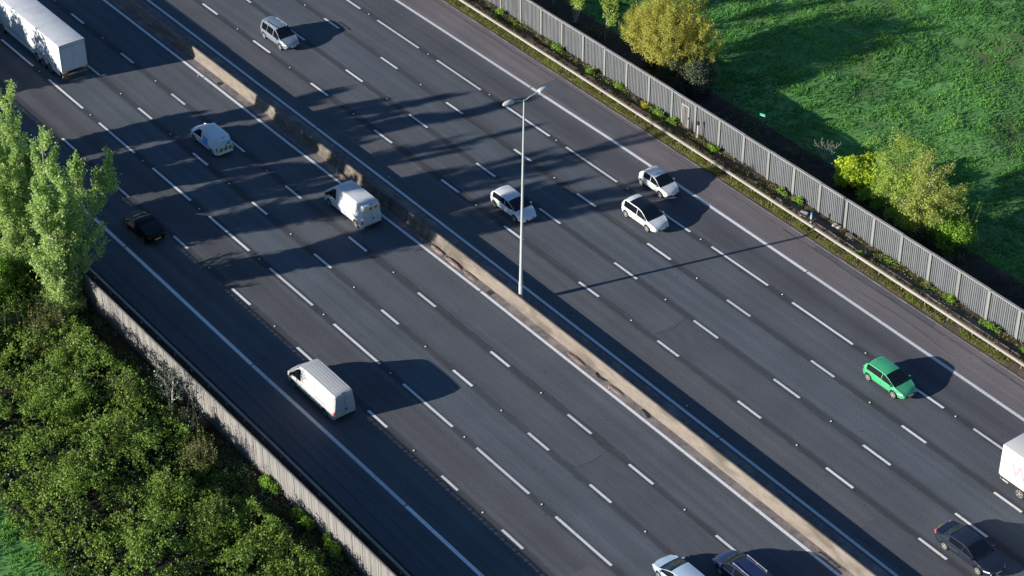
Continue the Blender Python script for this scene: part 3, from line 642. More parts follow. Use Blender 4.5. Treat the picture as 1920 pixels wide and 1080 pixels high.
class Body:
    """lofted vehicle body. x runs from 0 (rear) to L (front)."""
    def __init__(s, L, W, top, belt, wheels, wr=0.31, zu=0.22, zs=0.30, tumble=0.26, endw=0.17, crown=0.035, extra=(), endlen=0.55, arch=0.06, mid=0.55, nose=1.5, bow=(0.13, 0.13)):
        s.L, s.W = L, W; s.top_ = top; s.belt_ = belt; s.wheels = wheels; s.wr = wr; s.zu = zu; s.zs = zs; s.tumble = tumble
        s.bw = bow; s.nose = nose; s.endw = endw; s.crown = crown; s.endlen = endlen; s.ra = wr + arch; s.mid = mid
        s.slopes()
        st = {round(q, 4) for q in np.arange(0.15, L, 0.15)} | {0.0, 0.03, 0.1, 0.22, 0.4, L, L - 0.03, L - 0.1, L - 0.22, L - 0.4}
        for wx in wheels:
            for k in range(9):
                st.add(round(wx + s.ra * math.cos(math.pi * k / 8), 4))
            st.add(round(wx - s.ra - 0.01, 4)); st.add(round(wx + s.ra + 0.01, 4))
        for q in top: st.add(round(q[0], 4))
        for q in extra: st.add(round(q, 4))
        s.st = []
        for x in sorted(x for x in st if 0 <= x <= L):
            if not s.st or x - s.st[-1] > 0.004 or x == L: s.st.append(x)
    def top(s, x):
        X, Z = s._x, s._z; i = min(max(int(np.searchsorted(X, x)) - 1, 0), len(X) - 2); h = X[i + 1] - X[i]; u = min(max((x - X[i]) / h, 0), 1)
        return float((1 + 2 * u) * (1 - u) ** 2 * Z[i] + u * (1 - u) ** 2 * h * s._m[i] + u * u * (3 - 2 * u) * Z[i + 1] + u * u * (u - 1) * h * s._m[i + 1])
    def slopes(s):
        X = s._x = np.array([q[0] for q in s.top_]); Z = s._z = np.array([q[1] for q in s.top_])
        h = np.diff(X); d = np.diff(Z) / h; m = np.zeros(len(X)); m[0], m[-1] = d[0], d[-1]
        for i in range(1, len(X) - 1):
            if d[i - 1] * d[i] > 0: m[i] = (h[i - 1] + h[i]) * 1.5 / ((2 * h[i] + h[i - 1]) / d[i - 1] + (h[i] + 2 * h[i - 1]) / d[i]) if False else 2 / (1 / d[i - 1] + 1 / d[i])
        s._m = m
    def belt(s, x): return min(float(np.interp(x, [q[0] for q in s.belt_], [q[1] for q in s.belt_])), s.top(x) - 0.015)
    def hw(s, x):
        k = max(0.0, 1 - x / s.endlen); kf = max(0.0, 1 - (s.L - x) / (s.endlen * s.nose))
        return s.W / 2 * (1 - s.endw * k ** 2.0 - s.endw * 1.25 * kf ** 2.0)
    def arch(s, x):
        for wx in s.wheels:
            d = abs(x - wx)
            if d < s.ra: return max(s.zs, s.wr + math.sqrt(max(0, s.ra ** 2 - d * d)))
        return s.zs
    def section(s, x):
        w, b, t, za = s.hw(x), s.belt(x), s.top(x), s.arch(x)
        h = t - b; e = min(x, s.L - x); up = 0.10 * max(0, 1 - e / 0.12)
        zs = max(za, s.zs + up)
        zm = max(zs + 0.03, s.mid)
        zm = min(zm, b - 0.08)
        wt = w * 0.965 - s.tumble * h
        cr = min(s.crown, h * 0.35)
        return [(0, s.zu + up), (w - 0.30, s.zu + up), (w - 0.30, zs), (w * 0.955, zs), (w * 0.995, zm), (w, (zm + b) / 2), (w * 0.992, b - 0.05), (w * 0.965, b),
                (wt + s.tumble * h * 0.14, b + h * 0.80), (wt, b + h * 0.90), (wt * 0.9, t - cr * 0.55), (wt * 0.5, t - cr * 0.12), (0, t)]
    def bx(s, x, y):
        k = 2 * x / s.L - 1; w = max(s.hw(x), 0.3)
        return x + (s.bw[0] if k > 0 else s.bw[1]) * k * abs(k) * (1 - min(1, abs(y) / w) ** 2)
    def side_y(s, x, z):
        sec = s.section(x)[3:10]
        zz = [q[1] for q in sec]; yy = [q[0] for q in sec]
        return float(np.interp(z, zz, yy))
    def make(s, parent, paint_m, glass_m, side_w, ws=None, rw=None, roof=None, body_name='body', lower=None):
        """side_w: [(x0,x1)] panes per side, ws/rw: (x0,x1) windscreen and rear window, roof: dark roof range"""
        secs = [s.section(x) for x in s.st]; n = len(secs[0]); st = s.st
        parts = {}
        def put(key, vs): parts.setdefault(key, MB()).add(vs, [(0, 1, 2, 3)])
        def inr(a, b, r): return r is not None and a >= r[0] - 1e-3 and b <= r[1] + 1e-3
        for i in range(len(st) - 1):
            a, b = st[i], st[i + 1]
            for j in range(n - 1):
                for sg in (-1, 1):
                    key = 'body'
                    if j <= 2: key = 'underbody'
                    if j == 7:
                        for k, r in enumerate(side_w):
                            if inr(a, b, r): key = ('side_window', k, sg)
                    if j >= 9:
                        if inr(a, b, ws): key = ('windscreen',)
                        elif inr(a, b, rw): key = ('rear_window',)
                        elif roof is not None and inr(a, b, roof): key = ('roof_panel',)
                    q = [(a, sg * secs[i][j][0], secs[i][j][1]), (b, sg * secs[i + 1][j][0], secs[i + 1][j][1]), (b, sg * secs[i + 1][j + 1][0], secs[i + 1][j + 1][1]), (a, sg * secs[i][j + 1][0], secs[i][j + 1][1])]
                    put(key, [(s.bx(c[0], c[1]), c[1], c[2]) for c in q])
        for i in (0, len(st) - 1):
            for j in range(n - 1):
                q = [(st[i], -secs[i][j][0], secs[i][j][1]), (st[i], secs[i][j][0], secs[i][j][1]), (st[i], secs[i][j + 1][0], secs[i][j + 1][1]), (st[i], -secs[i][j + 1][0], secs[i][j + 1][1])]
                xo = [(s.bx(c[0], c[1]), c[1], c[2]) for c in q]; y0, y1 = abs(q[0][1]), abs(q[3][1]); M_ = 6
                for m_ in range(M_):
                    f0, f1 = -1 + 2 * m_ / M_, -1 + 2 * (m_ + 1) / M_
                    put('underbody' if j < 2 else 'body', [(s.bx(st[i], f * y), f * y, z) for f, y, z in ((f0, y0, q[0][2]), (f1, y0, q[0][2]), (f1, y1, q[3][2]), (f0, y1, q[3][2]))])
        for key, mb in parts.items():
            name = key if isinstance(key, str) else key[0]
            me = bpy.data.meshes.new(name); me.from_pydata(mb.v, [], mb.f)
            bm = bmesh.new(); bm.from_mesh(me); bmesh.ops.remove_doubles(bm, verts=bm.verts, dist=0.0008)
            bmesh.ops.dissolve_degenerate(bm, dist=0.0005, edges=bm.edges)
            bmesh.ops.recalc_face_normals(bm, faces=bm.faces)
            if name in ('side_window', 'windscreen', 'rear_window', 'roof_panel'):
                ctr = Vector((s.L * 0.5, 0, 0.7))
                for f in bm.faces:
                    f.normal_update()
                    if f.normal.dot(f.calc_center_median() - ctr) < 0: f.normal_flip()
            bm.to_mesh(me); bm.free()
            me.polygons.foreach_set('use_smooth', np.ones(len(me.polygons), bool)); me.set_sharp_from_angle(angle=R(32))
            m = {'body': paint_m, 'underbody': MA['black']}.get(name, glass_m)
            link(name if name != 'body' else body_name, me, m, parent)
    def patch(s, parent, name, mat, x0, x1, z0, z1, sg, off=0.008, nx=5, nz=3, skew=0.0):
        """thin piece following the body side"""
        mb = MB(); V = []
        for i in range(nx):
            for j in range(nz):
                z = z0 + (z1 - z0) * j / (nz - 1); x = x0 + (x1 - x0) * i / (nx - 1) + skew * (z - z0)
                V.append((x, sg * (s.side_y(min(max(x, 0), s.L), z) + off), z))
        F = [(i * nz + j, (i + 1) * nz + j, (i + 1) * nz + j + 1, i * nz + j + 1) for i in range(nx - 1) for j in range(nz - 1)]
        mb.add(V, F); return mb.build(name, mat, parent)

def place(name, x_rear, t, L, heading, label, cat):
    """heading +1: drives towards +x. x_rear is the road position of the tail"""
    if heading > 0: o = empty(name, P(x_rear, t, 0.004), -2 * KB * (x_rear - 4.7))
    else: o = empty(name, P(x_rear, t, 0.004), math.pi - 2 * KB * (x_rear - 4.7))
    return tag(o, label, cat)

def car(label, x_rear, t, heading, paint_m, L=4.2, W=1.76, H=1.46, kind='hatch', wb=2.55, fo=0.85, wr=0.31, brake=False, roof=None, rails=False, rim=None, cat='car', hood=0.86, belt=0.92, glass_m=None):
    o = place('passenger_car', x_rear, t, L, heading, label, cat)
    fx = L - fo; rx = fx - wb
    if kind == 'hatch':
        wsb = L - fo + 0.04; wst = wsb - 1.02; rwt = 0.46; rwb = 0.10
        top = [(0, 0.60), (0.03, 0.80), (rwb, 0.98), (rwt, H - 0.06), (rwt + 0.35, H - 0.01), (L * 0.42, H), (wst - 0.25, H - 0.015), (wst, H - 0.06), (wsb, hood + 0.12), (L - 0.5, hood + 0.03), (L - 0.22, hood - 0.07), (L - 0.08, hood - 0.19), (L - 0.02, hood - 0.34), (L, 0.42)]
    elif kind == 'saloon':
        wsb = L - fo - 0.25; wst = wsb - 1.0; rwt = 1.35; rwb = 0.55
        top = [(0, 0.62), (0.04, 0.86), (0.12, 0.97), (rwb, 1.02), (rwt, H - 0.05), (rwt + 0.4, H - 0.005), (L * 0.5, H), (wst, H - 0.05), (wsb, hood + 0.07), (L - 0.7, hood - 0.03), (L - 0.25, hood - 0.13), (L - 0.05, hood - 0.22), (L, 0.52)]
    elif kind == 'coupe':
        wsb = L - fo - 0.12; wst = wsb - 1.0; rwt = 1.25; rwb = 0.22
        top = [(0, 0.62), (0.03, 0.84), (0.10, 0.96), (rwb, 1.0), (0.75, 1.22), (rwt, H - 0.06), (rwt + 0.4, H - 0.005), (L * 0.48, H), (wst, H - 0.05), (wsb, hood + 0.09), (L - 0.6, hood), (L - 0.25, hood - 0.1), (L - 0.06, hood - 0.22), (L - 0.02, hood - 0.34), (L, 0.45)]
    elif kind == 'mpv':
        wsb = L - 0.82; wst = wsb - 0.9; rwt = 0.26; rwb = 0.07
        top = [(0, 0.62), (0.02, 0.9), (rwb, 1.02), (rwt, H - 0.05), (rwt + 0.4, H), (L * 0.42, H), (wst, H - 0.06), (wsb, hood + 0.12), (L - 0.5, hood + 0.03), (L - 0.18, hood - 0.1), (L - 0.05, hood - 0.2), (L, 0.56)]
    elif kind == 'bubble':
        wsb = L - 0.75; wst = wsb - 0.85; rwt = 0.62; rwb = 0.12
        top = [(0, 0.55), (0.03, 0.78), (rwb, 0.95), (0.35, 1.22), (rwt, H - 0.06), (rwt + 0.4, H), (L * 0.45, H), (wst, H - 0.06), (wsb, hood + 0.09), (L - 0.42, hood - 0.01), (L - 0.15, hood - 0.13), (L - 0.04, hood - 0.24), (L, 0.5)]
    belt_c = [(0, belt + 0.02), (L * 0.3, belt + 0.02), (wsb, belt - 0.04), (L - 0.3, hood - 0.12), (L, hood - 0.30)]
    mid_p = (rx + fx) / 2 - 0.02
    sw0 = max(rwt - 0.02, rwb + 0.28)
    panes = [(sw0, mid_p - 0.02), (mid_p + 0.02, wsb - 0.22)]
    if kind == 'bubble': panes = [(rwt + 0.1, mid_p - 0.1), (mid_p - 0.05, wsb - 0.2)]
    if kind == 'mpv': panes = [(0.42, 1.25), (1.29, mid_p + 0.15), (mid_p + 0.21, wsb - 0.2)]
    b = Body(L, W, top, belt_c, (rx, fx), wr, tumble=0.30, endw=0.2, endlen=0.6, crown=0.085, extra=[q for p in panes for q in p] + [wsb, wst, rwt, rwb, wsb - 0.35, wsb - 0.6] + ([roof[0], roof[1]] if roof else []))
    gm = glass_m or MA['glass']
    b.make(o, paint_m, gm, panes, (wst, wsb), (rwb, rwt), roof)
    for wx in (rx, fx):
        for sg in (-1, 1): wheel(o, wx, sg * (W / 2 - 0.115), wr, 0.2, rim or MA['rim'], sg)
    for sg in (-1, 1):
        b.patch(o, 'headlight', MA['head'], L - 0.46, L - 0.04, hood - 0.27, hood - 0.19, sg, 0.01)
        mb = MB(); mb.box((b.bx(L, W * 0.30) - 0.035, sg * W * 0.30, hood - 0.36), (0.05, 0.26, 0.07), Matrix.Rotation(-sg * 0.28, 3, 'Z')); mb.build('headlight', MA['head'], o, 0.02)
        tl = MA['tail_on'] if brake else MA['tail']
        b.patch(o, 'tail_light', tl, 0.02, 0.16, belt - 0.18, belt - 0.04, sg, 0.012)
        mb = MB(); mb.box((b.bx(0, W * 0.34) + 0.03, sg * W * 0.34, belt - 0.12), (0.08, 0.16, 0.14), Matrix.Rotation(sg * 0.3, 3, 'Z')); mb.build('tail_light', tl, o, 0.015)
        mb = MB(); mb.box((wsb - 0.28, sg * (W / 2 + 0.09), belt + 0.07), (0.14, 0.19, 0.12)); mb.build('wing_mirror', paint_m, o, 0.035)
        b.patch(o, 'sill_trim', MA['black'], rx + b.ra + 0.03, fx - b.ra - 0.03, b.zs + 0.005, b.zs + 0.07, sg, 0.004)
        for px in (mid_p, wsb - 0.42):
            b.patch(o, 'door_seam', MA['seam'], px, px + 0.012, 0.40, belt - 0.02, sg, 0.004, 2, 4)
        for px in (mid_p - 0.85 if kind != 'bubble' else mid_p + 0.2, mid_p + 0.14):
            if rx + 0.3 < px: b.patch(o, 'door_handle', paint_m, px, px + 0.16, belt - 0.14, belt - 0.11, sg, 0.02, 3, 2)
    mb = MB(); mb.box((b.bx(L, W * 0.2) - 0.0, 0, 0.44), (0.06, W * 0.46, 0.12)); mb.build('grille', MA['black'], o, 0.01)
    mb = MB(); mb.box((b.bx(L, 0) + 0.02, 0, 0.47), (0.012, 0.52, 0.11)); mb.build('number_plate', MA['plate_w'], o)
    mb = MB(); mb.box((b.bx(0, 0.1) - 0.012, 0, 0.60 if kind != 'saloon' else 0.74), (0.03, 0.52, 0.11)); mb.build('number_plate', MA['plate_y'], o)
    mb = MB(); mb.box((b.bx(0, W * 0.2), 0, 0.40), (0.10, W * 0.6, 0.12)); mb.build('bumper', MA['black'], o, 0.015)
    for sg in (-0.22, 0.25):
        mb = MB(); mb.box((b.bx(wsb - 0.10, sg * W), sg * W, (b.top(wsb - 0.10)) - 0.004), (0.05, 0.5, 0.012), Matrix.Rotation(0.12, 3, 'Z')); mb.build('wiper', MA['black'], o)
    if rails:
        for sg in (-1, 1):
            mb = MB(); y = sg * (b.section(L * 0.4)[10][0]); mb.box((L * 0.40, y, H + 0.035), (L * 0.42, 0.035, 0.035))
            for px in (L * 0.21, L * 0.4, L * 0.59): mb.box((px, y, H + 0.0), (0.08, 0.03, 0.06))
            mb.build('roof_rail', MA['rim'], o)
    mb = MB(); mb.tube((rwt + 0.25, 0, H - 0.02), (rwt + 0.1, 0, H + 0.10), 0.012, 0.005, 6); mb.build('aerial', MA['black'], o)
    return o, b

def van(label, x_rear, t, heading, paint_m, L=5.9, W=1.98, H=2.45, wb=3.7, fo=1.0, wr=0.34, small=False, ribs=8, cat='van'):
    o = place('panel_van', x_rear, t, L, heading, label, cat)
    fx = L - fo; rx = fx - wb
    if small:
        wsb = L - 0.88; wst = wsb - 0.78
        top = [(0, H - 0.42), (0.02, H - 0.22), (0.09, H - 0.08), (0.35, H - 0.02), (L * 0.35, H), (wst - 0.3, H - 0.02), (wst, H - 0.09), (wsb, 1.06), (L - 0.5, 0.97), (L - 0.2, 0.84), (L - 0.05, 0.70), (L, 0.55)]
        belt = [(0, 1.02), (L * 0.5, 1.02), (wsb, 0.98), (L - 0.3, 0.80), (L, 0.52)]
    else:
        wsb = L - 0.72; wst = wsb - 0.85
        top = [(0, H - 0.5), (0.02, H - 0.22), (0.07, H - 0.09), (0.3, H - 0.02), (L * 0.35, H), (wst - 0.55, H - 0.02), (wst - 0.2, H - 0.10), (wst, H - 0.24), (wsb, 1.26), (L - 0.35, 1.08), (L - 0.13, 0.92), (L - 0.04, 0.75), (L, 0.58)]
        belt = [(0, 1.20), (L * 0.5, 1.20), (wsb, 1.12), (L - 0.3, 0.95), (L, 0.56)]
    pane = (wst - 0.42, wsb - 0.12)
    b = Body(L, W, top, belt, (rx, fx), wr, tumble=0.12 if not small else 0.24, endw=0.13 if not small else 0.2, crown=0.05 if not small else 0.10, endlen=0.4 if not small else 0.55, extra=[pane[0], pane[1], wsb, wst, wsb - 0.3, wsb - 0.5], mid=0.6, bow=(0.16, 0.0 if not small else 0.02))
    b.make(o, paint_m, MA['glass'], [pane], (wst, wsb), None)
    for wx in (rx, fx):
        for sg in (-1, 1): wheel(o, wx, sg * (W / 2 - 0.13), wr, 0.22, MA['steel_dk'], sg)
    for sg in (-1, 1):
        b.patch(o, 'headlight', MA['head'], L - 0.36, L - 0.03, 0.70, 0.86, sg, 0.012)
        b.patch(o, 'tail_light', MA['tail'], 0.0, 0.10, 0.72, 1.02 if small else 1.05, sg, 0.012)
        b.patch(o, 'side_moulding', MA['black'], rx + b.ra + 0.03, fx - b.ra - 0.03, b.zs + 0.005, b.zs + 0.11, sg, 0.006)
        b.patch(o, 'door_seam', MA['seam'], pane[0] - 0.03, pane[0] - 0.012, 0.45, H * 0.80, sg, 0.004, 2, 5)
        if not small:
            b.patch(o, 'slide_rail', MA['seam'], rx - 0.15, rx + 1.15, 1.12, 1.15, sg, 0.008, 4, 2)
            b.patch(o, 'panel_seam', MA['seam'], L * 0.40, L * 0.40 + 0.014, 0.5, H * 0.86, sg, 0.004, 2, 5)
        mb = MB(); mb.box((wsb - 0.22, sg * (W / 2 + 0.12), b.belt(wsb) + 0.16), (0.12, 0.2, 0.28 if not small else 0.18)); mb.build('wing_mirror', MA['black'] if not small else paint_m, o, 0.03)
        yd = sg * W * 0.22
    hr = b.top(0.02)
    mb = MB(); mb.box((-0.003, 0, (0.45 + hr) / 2), (0.012, 0.014, hr - 0.5)); mb.build('rear_door_seam', MA['seam'], o)
    mb = MB(); mb.box((-0.01, -0.12, 0.98), (0.04, 0.10, 0.16)); mb.build('door_handle', MA['black'], o, 0.01)
    mb = MB(); mb.box((-0.008, 0.32, 0.62), (0.02, 0.52, 0.11)); mb.build('number_plate', MA['plate_y'], o)
    mb = MB(); mb.box((-0.03, 0, 0.42), (0.14, W * 0.8, 0.12)); mb.build('bumper', MA['black'] if not small else paint_m, o, 0.025)
    mb = MB(); mb.box((b.bx(L, W * 0.2), 0, 0.55), (0.08, W * 0.5, 0.2)); mb.build('grille', MA['black'], o, 0.012)
    mb = MB(); mb.box((0.10, 0, b.top(0.1) + 0.012), (0.05, 0.34, 0.04)); mb.build('high_brake_light', MA['seam'], o, 0.008)
    if ribs:
        x0, x1 = 0.38, wst - 0.75
        for k in range(ribs):
            y = (k - (ribs - 1) / 2) * (W * 0.80 / ribs)
            mb = MB()
            for a, c in ((x0, (x0 + x1) / 2), ((x0 + x1) / 2, x1)):
                za = [np.interp(abs(y), [q[0] for q in b.section(xx)[8:][::-1]], [q[1] for q in b.section(xx)[8:][::-1]]) for xx in (a, c)]
                w2 = 0.035
                mb.add([(a, y - w2, za[0] - 0.01), (a, y - w2 * 0.5, za[0] + 0.012), (a, y + w2 * 0.5, za[0] + 0.012), (a, y + w2, za[0] - 0.01), (c, y - w2, za[1] - 0.01), (c, y - w2 * 0.5, za[1] + 0.012), (c, y + w2 * 0.5, za[1] + 0.012), (c, y + w2, za[1] - 0.01)],
                       [(0, 4, 5, 1), (1, 5, 6, 2), (2, 6, 7, 3), (0, 1, 2, 3), (7, 6, 5, 4)])
            mb.build('roof_rib', paint_m, o)
    return o, b

PW = paint('white_van_paint', (0.40, 0.405, 0.40), 0.38, coat=0.3, dirt=0.10, dcol=(0.301, 0.2752, 0.2408))
PW2 = paint('white_van_paint_clean', (0.50, 0.52, 0.54), 0.35, coat=0.3, dirt=0.06, dcol=(0.301, 0.2752, 0.2408))
PWC = paint('white_car_paint', (0.62, 0.64, 0.65), 0.28, coat=0.6, dirt=0.05)
PW3 = paint('bluish_white_paint', (0.62, 0.67, 0.72), 0.3, coat=0.5, dirt=0.05)
PSI = paint('silver_car_paint', (0.43, 0.4472, 0.4644), 0.28, metal=0.25, coat=0.6, dirt=0.05)
PWW = paint('pearl_white_paint', (0.56, 0.58, 0.585), 0.26, coat=0.6, dirt=0.04)
PGB = paint('grey_blue_paint', (0.26, 0.31, 0.35), 0.3, metal=0.4, coat=0.6, dirt=0.05)
PGR = paint('green_paint', (0.055, 0.36, 0.16), 0.26, coat=0.8, dirt=0.03)
PBK = paint('black_paint', (0.004, 0.005, 0.010), 0.4, coat=0.03, dirt=0.0, spec=0.15)
PNV = paint('navy_paint', (0.018, 0.028, 0.085), 0.24, metal=0.2, coat=0.8, dirt=0.03)
PDB = paint('dark_blue_paint', (0.017, 0.023, 0.040), 0.22, metal=0.2, coat=0.8, dirt=0.03)
PSB = paint('pale_silver_paint', (0.38, 0.50, 0.60), 0.25, metal=0.1, coat=0.8, dirt=0.03)

# left carriageway, driving away
van('plain white panel van with a ribbed roof in the lane beside the near hard shoulder', 3.62, -18.2, -1, PW, L=6.25, W=1.95, H=2.42, wb=4.1, fo=1.0, ribs=7)
v3, b3 = van('white panel van with a yellow and red chevron strip across its rear doors', -14.72, -3.42, -1, PW2, L=5.7, W=1.98, H=2.35, wb=3.75, fo=1.0, ribs=9)
for k in range(6):
    y = -0.62 + k * 0.25
    mb = MB(); z = 1.86; mb.add([(-0.006 + 0.02, -y - 0.125 , z), (0.014, -y + 0.125, z), (0.034, -y + 0.125 - 0.06, z + 0.17), (0.034, -y - 0.125 - 0.06, z + 0.17)], [(0, 1, 2, 3)])
    for i_ in range(4): mb.v[i_] = (mb.v[i_][0] - 0.030, mb.v[i_][1], mb.v[i_][2])
    mb.build('chevron', MA['hv_r'] if k in (2, 4) else MA['hv_y'], v3)
v2, b2 = van('small white van with blue bars on its side and striped rear doors', -30.85, -7.05, -1, PW3, L=4.4, W=1.80, H=1.82, wb=2.75, fo=0.86, wr=0.31, small=True, ribs=0)
for k in range(3):
    b2.patch(v2, 'blue_bar', MA['blue'], 1.25, 2.05, 0.70 + 0.23 * k, 0.89 + 0.23 * k, 1, 0.010, 6, 3)
    b2.patch(v2, 'blue_bar', MA['blue'], 1.25, 2.05, 0.70 + 0.23 * k, 0.89 + 0.23 * k, -1, 0.010, 6, 3)
for k in range(7):
    y = -0.60 + k * 0.21; mb = MB()
    mb.add([(-0.034, -y - 0.11, 0.60), (-0.034, -y + 0.11, 0.60), (-0.034, -y + 0.01, 0.88), (-0.034, -y - 0.21, 0.88)], [(0, 1, 2, 3)])
    mb.build('chevron', MA['hv_y'] if k % 2 == 0 else MA['hv_r'], v2)
mb = MB(); mb.box((-0.012, -0.36, 1.2), (0.03, 0.28, 0.24)); mb.build('rear_emblem', MA['blue'], v2)
car('black fastback hatchback in the shade beside the tall poplar', -23.2, -17.85, -1, PBK, L=4.25, W=1.76, H=1.42, wb=2.6, fo=0.86, kind='coupe', rim=MA['steel_dk'])
car('pale silver-blue hatchback cut off by the bottom edge of the picture', 32.55, -10.25, -1, PSB, L=4.25, W=1.78, H=1.47, wb=2.6, fo=0.86)
car('navy estate car with roof rails cut off by the bottom edge of the picture', 34.85, -6.85, -1, PNV, L=4.55, W=1.80, H=1.55, wb=2.65, fo=0.9, kind='mpv', rails=True)
# right carriageway, driving towards the viewer
car('grey-blue people carrier with a lit headlamp near the top of the picture', -46.35, 6.85, 1, PGB, L=4.2, W=1.76, H=1.68, wb=2.62, fo=0.80, kind='mpv', brake=True, rails=True, hood=0.92)
car('white hatchback passing behind the lighting column', -12.0, 6.82, 1, PWC, L=4.2, W=1.78, H=1.48, wb=2.6, fo=0.88)
car('white hatchback with a dark glass roof', -4.55, 14.2, 1, PWC, L=4.15, W=1.78, H=1.56, wb=2.57, fo=0.85, roof=(0.95, 2.35))
car('small rounded off-white two-door car straddling the solid line by the far hard shoulder', -7.12, 18.05, 1, PWW, L=3.55, W=1.63, H=1.49, wb=2.30, fo=0.74, kind='bubble', wr=0.29)
car('bright green hatchback in the lane beside the far hard shoulder', 22.0, 14.72, 1, PGR, L=4.0, W=1.72, H=1.47, wb=2.5, fo=0.82)
car('dark blue saloon with lit red tail lamp in the bottom right corner', 37.25, 6.35, 1, PDB, L=4.85, W=1.84, H=1.43, wb=2.92, fo=0.88, kind='saloon', brake=True)

# ------------------------------------------------------------------ lorry with box trailer, box truck
def rbox(parent, name, mat, x0, x1, w, z0, z1, bev=0.04, smooth=40):
    mb = MB(); mb.box(((x0 + x1) / 2, 0, (z0 + z1) / 2), (x1 - x0, w, z1 - z0)); return mb.build(name, mat, parent, bev, smooth)
def cab(o, x0, L, W, H, paint_m):
    """cab-over front standing at x0..x0+L"""
    b = Body(L, W, [(0, H - 0.1), (0.05, H), (L * 0.55, H), (L - 0.35, H - 0.12), (L - 0.14, H - 0.75), (L - 0.05, 1.55), (L, 1.1)], [(0, 1.55), (L - 0.1, 1.5), (L, 1.0)], (), 0.4, zu=0.5, zs=0.55, tumble=0.03, endw=0.08, crown=0.05, extra=[L * 0.35, L - 0.30], mid=0.9, bow=(0.1, 0))
    c = empty('cab', (x0, 0, 0)); c.parent = o
    b.make(c, paint_m, MA['glass'], [(L * 0.35, L - 0.35)], (L - 0.35, L - 0.05), None, body_name='cab_shell')
    return c
PTR = paint('trailer_white', (0.56, 0.59, 0.61), 0.5, dirt=0.35, dcol=(0.30, 0.27, 0.23), scale=0.9)
PTD = paint('trailer_grey', (0.16, 0.16, 0.17), 0.6, dirt=0.3)
tr = place('articulated_lorry', -49.45, -10.78, 16.5, -1, 'long dirty white box trailer lorry cut off by the top left corner', 'lorry')
rbox(tr, 'trailer_box', PTR, 0.03, 13.6, 2.48, 1.12, 3.74, 0.03)
mb = MB()
for y in (-1.2, 1.2): mb.box((0.02, y, 2.43), (0.07, 0.10, 2.66))
mb.box((0.02, 0, 3.70), (0.07, 2.30, 0.10)); mb.box((0.02, 0, 1.15), (0.07, 2.30, 0.12)); mb.build('rear_frame', PTR, tr, 0.01)
for y in (-0.575, 0.575):
    mb = MB(); mb.box((0.012, y, 2.32), (0.03, 1.11, 2.16)); mb.build('rear_door', PTR, tr, 0.008)
mb = MB(); mb.box((0.012, 0, 3.53), (0.05, 2.26, 0.22)); mb.build('rear_header', PTR, tr, 0.01)
mb = MB(); mb.box((-0.005, 0, 3.41), (0.02, 2.2, 0.02)); mb.build('header_seam', MA['seam'], tr)
mb = MB(); mb.box((0.1, 0, 0.62), (0.12, 2.4, 0.18)); mb.build('rear_bumper', PTD, tr, 0.02)
for y in (-0.95, 0.95):
    mb = MB(); mb.box((0.02, y, 0.82), (0.06, 0.42, 0.14)); mb.build('tail_light', MA['tail'], tr, 0.01)
    mb = MB(); mb.box((0.02, y * 1.02, 1.0), (0.03, 0.46, 0.10)); mb.build('reflector_board', MA['plate_y'], tr)
for sg in (-1, 1):
    mb = MB(); mb.box((6.9, sg * 1.19, 0.86), (12.6, 0.05, 0.56)); mb.build('side_skirt', PTR, tr, 0.015)
    for x in (2.6, 4.4, 6.3, 7.0, 9.2, 11.4):
        mb = MB(); mb.box((x, sg * 1.243, 2.42), (0.035, 0.012, 2.55)); mb.build('panel_seam', MA['steel_dk'], tr)
    mb = MB(); mb.box((6.8, sg * 1.245, 3.62), (13.5, 0.016, 0.05)); mb.build('top_rail', MA['fence_post'], tr)
    mb = MB(); mb.box((6.8, sg * 1.245, 1.16), (13.5, 0.016, 0.06)); mb.build('bottom_rail', MA['fence_post'], tr)
    for x in (1.1, 3.15, 3.75, 8.0, 8.6, 12.2):
        mb = MB(); mb.box((x, sg * 1.22, 1.38), (0.16, 0.06, 0.10)); mb.build('marker_lamp', MA['black'], tr, 0.01)
    for wx in (2.4, 3.6, 4.8, 11.4, 15.0):
        wheel(tr, wx, sg * 1.06, 0.5, 0.36, MA['steel_dk'], sg)
rbox(tr, 'chassis', MA['black'], 0.3, 14.0, 1.0, 0.75, 1.11, 0.02)
cab(tr, 14.1, 2.2, 2.45, 3.5, PTR)

PBX = paint('box_truck_white', (0.52, 0.515, 0.50), 0.45, dirt=0.05, dcol=(0.344, 0.3268, 0.2924))
bt = place('box_truck', 35.98, 14.15, 8.5, 1, 'white box truck with purple lettering cut off by the right edge', 'truck')
rbox(bt, 'cargo_box', PBX, 0, 6.2, 2.46, 0.98, 3.55, 0.09, 50)
for y in (-0.56, 0.56):
    mb = MB(); mb.box((-0.012, y, 2.25), (0.03, 1.06, 2.3)); mb.build('rear_door', PBX, bt, 0.008)
mb = MB(); mb.box((0.15, 0, 0.62), (0.1, 2.2, 0.14)); mb.build('rear_bumper', PTD, bt, 0.02)
mb = MB(); mb.box((0.55, -1.08, 0.62), (0.55, 0.06, 0.12)); mb.build('side_guard', MA['steel'], bt, 0.02)
mb = MB(); mb.box((3.2, -1.236, 1.03), (6.0, 0.02, 0.07)); mb.build('bottom_rail', MA['lamp'], bt)
for y in (-0.9, 0.9):
    mb = MB(); mb.box((0.08, y, 0.8), (0.06, 0.35, 0.13)); mb.build('tail_light', MA['tail'], bt, 0.01)
for sg in (-1, 1):
    for wx in (1.9, 6.9): wheel(bt, wx, sg * 1.0, 0.45, 0.3, MA['steel_dk'], sg)
rbox(bt, 'chassis', MA['black'], 0.3, 6.4, 0.9, 0.65, 0.97, 0.02)
cab(bt, 6.3, 1.9, 2.2, 2.7, PBX)
fc = bpy.data.curves.new('lettering', 'FONT'); fc.body = 'W'; fc.size = 1.55; fc.extrude = 0.004
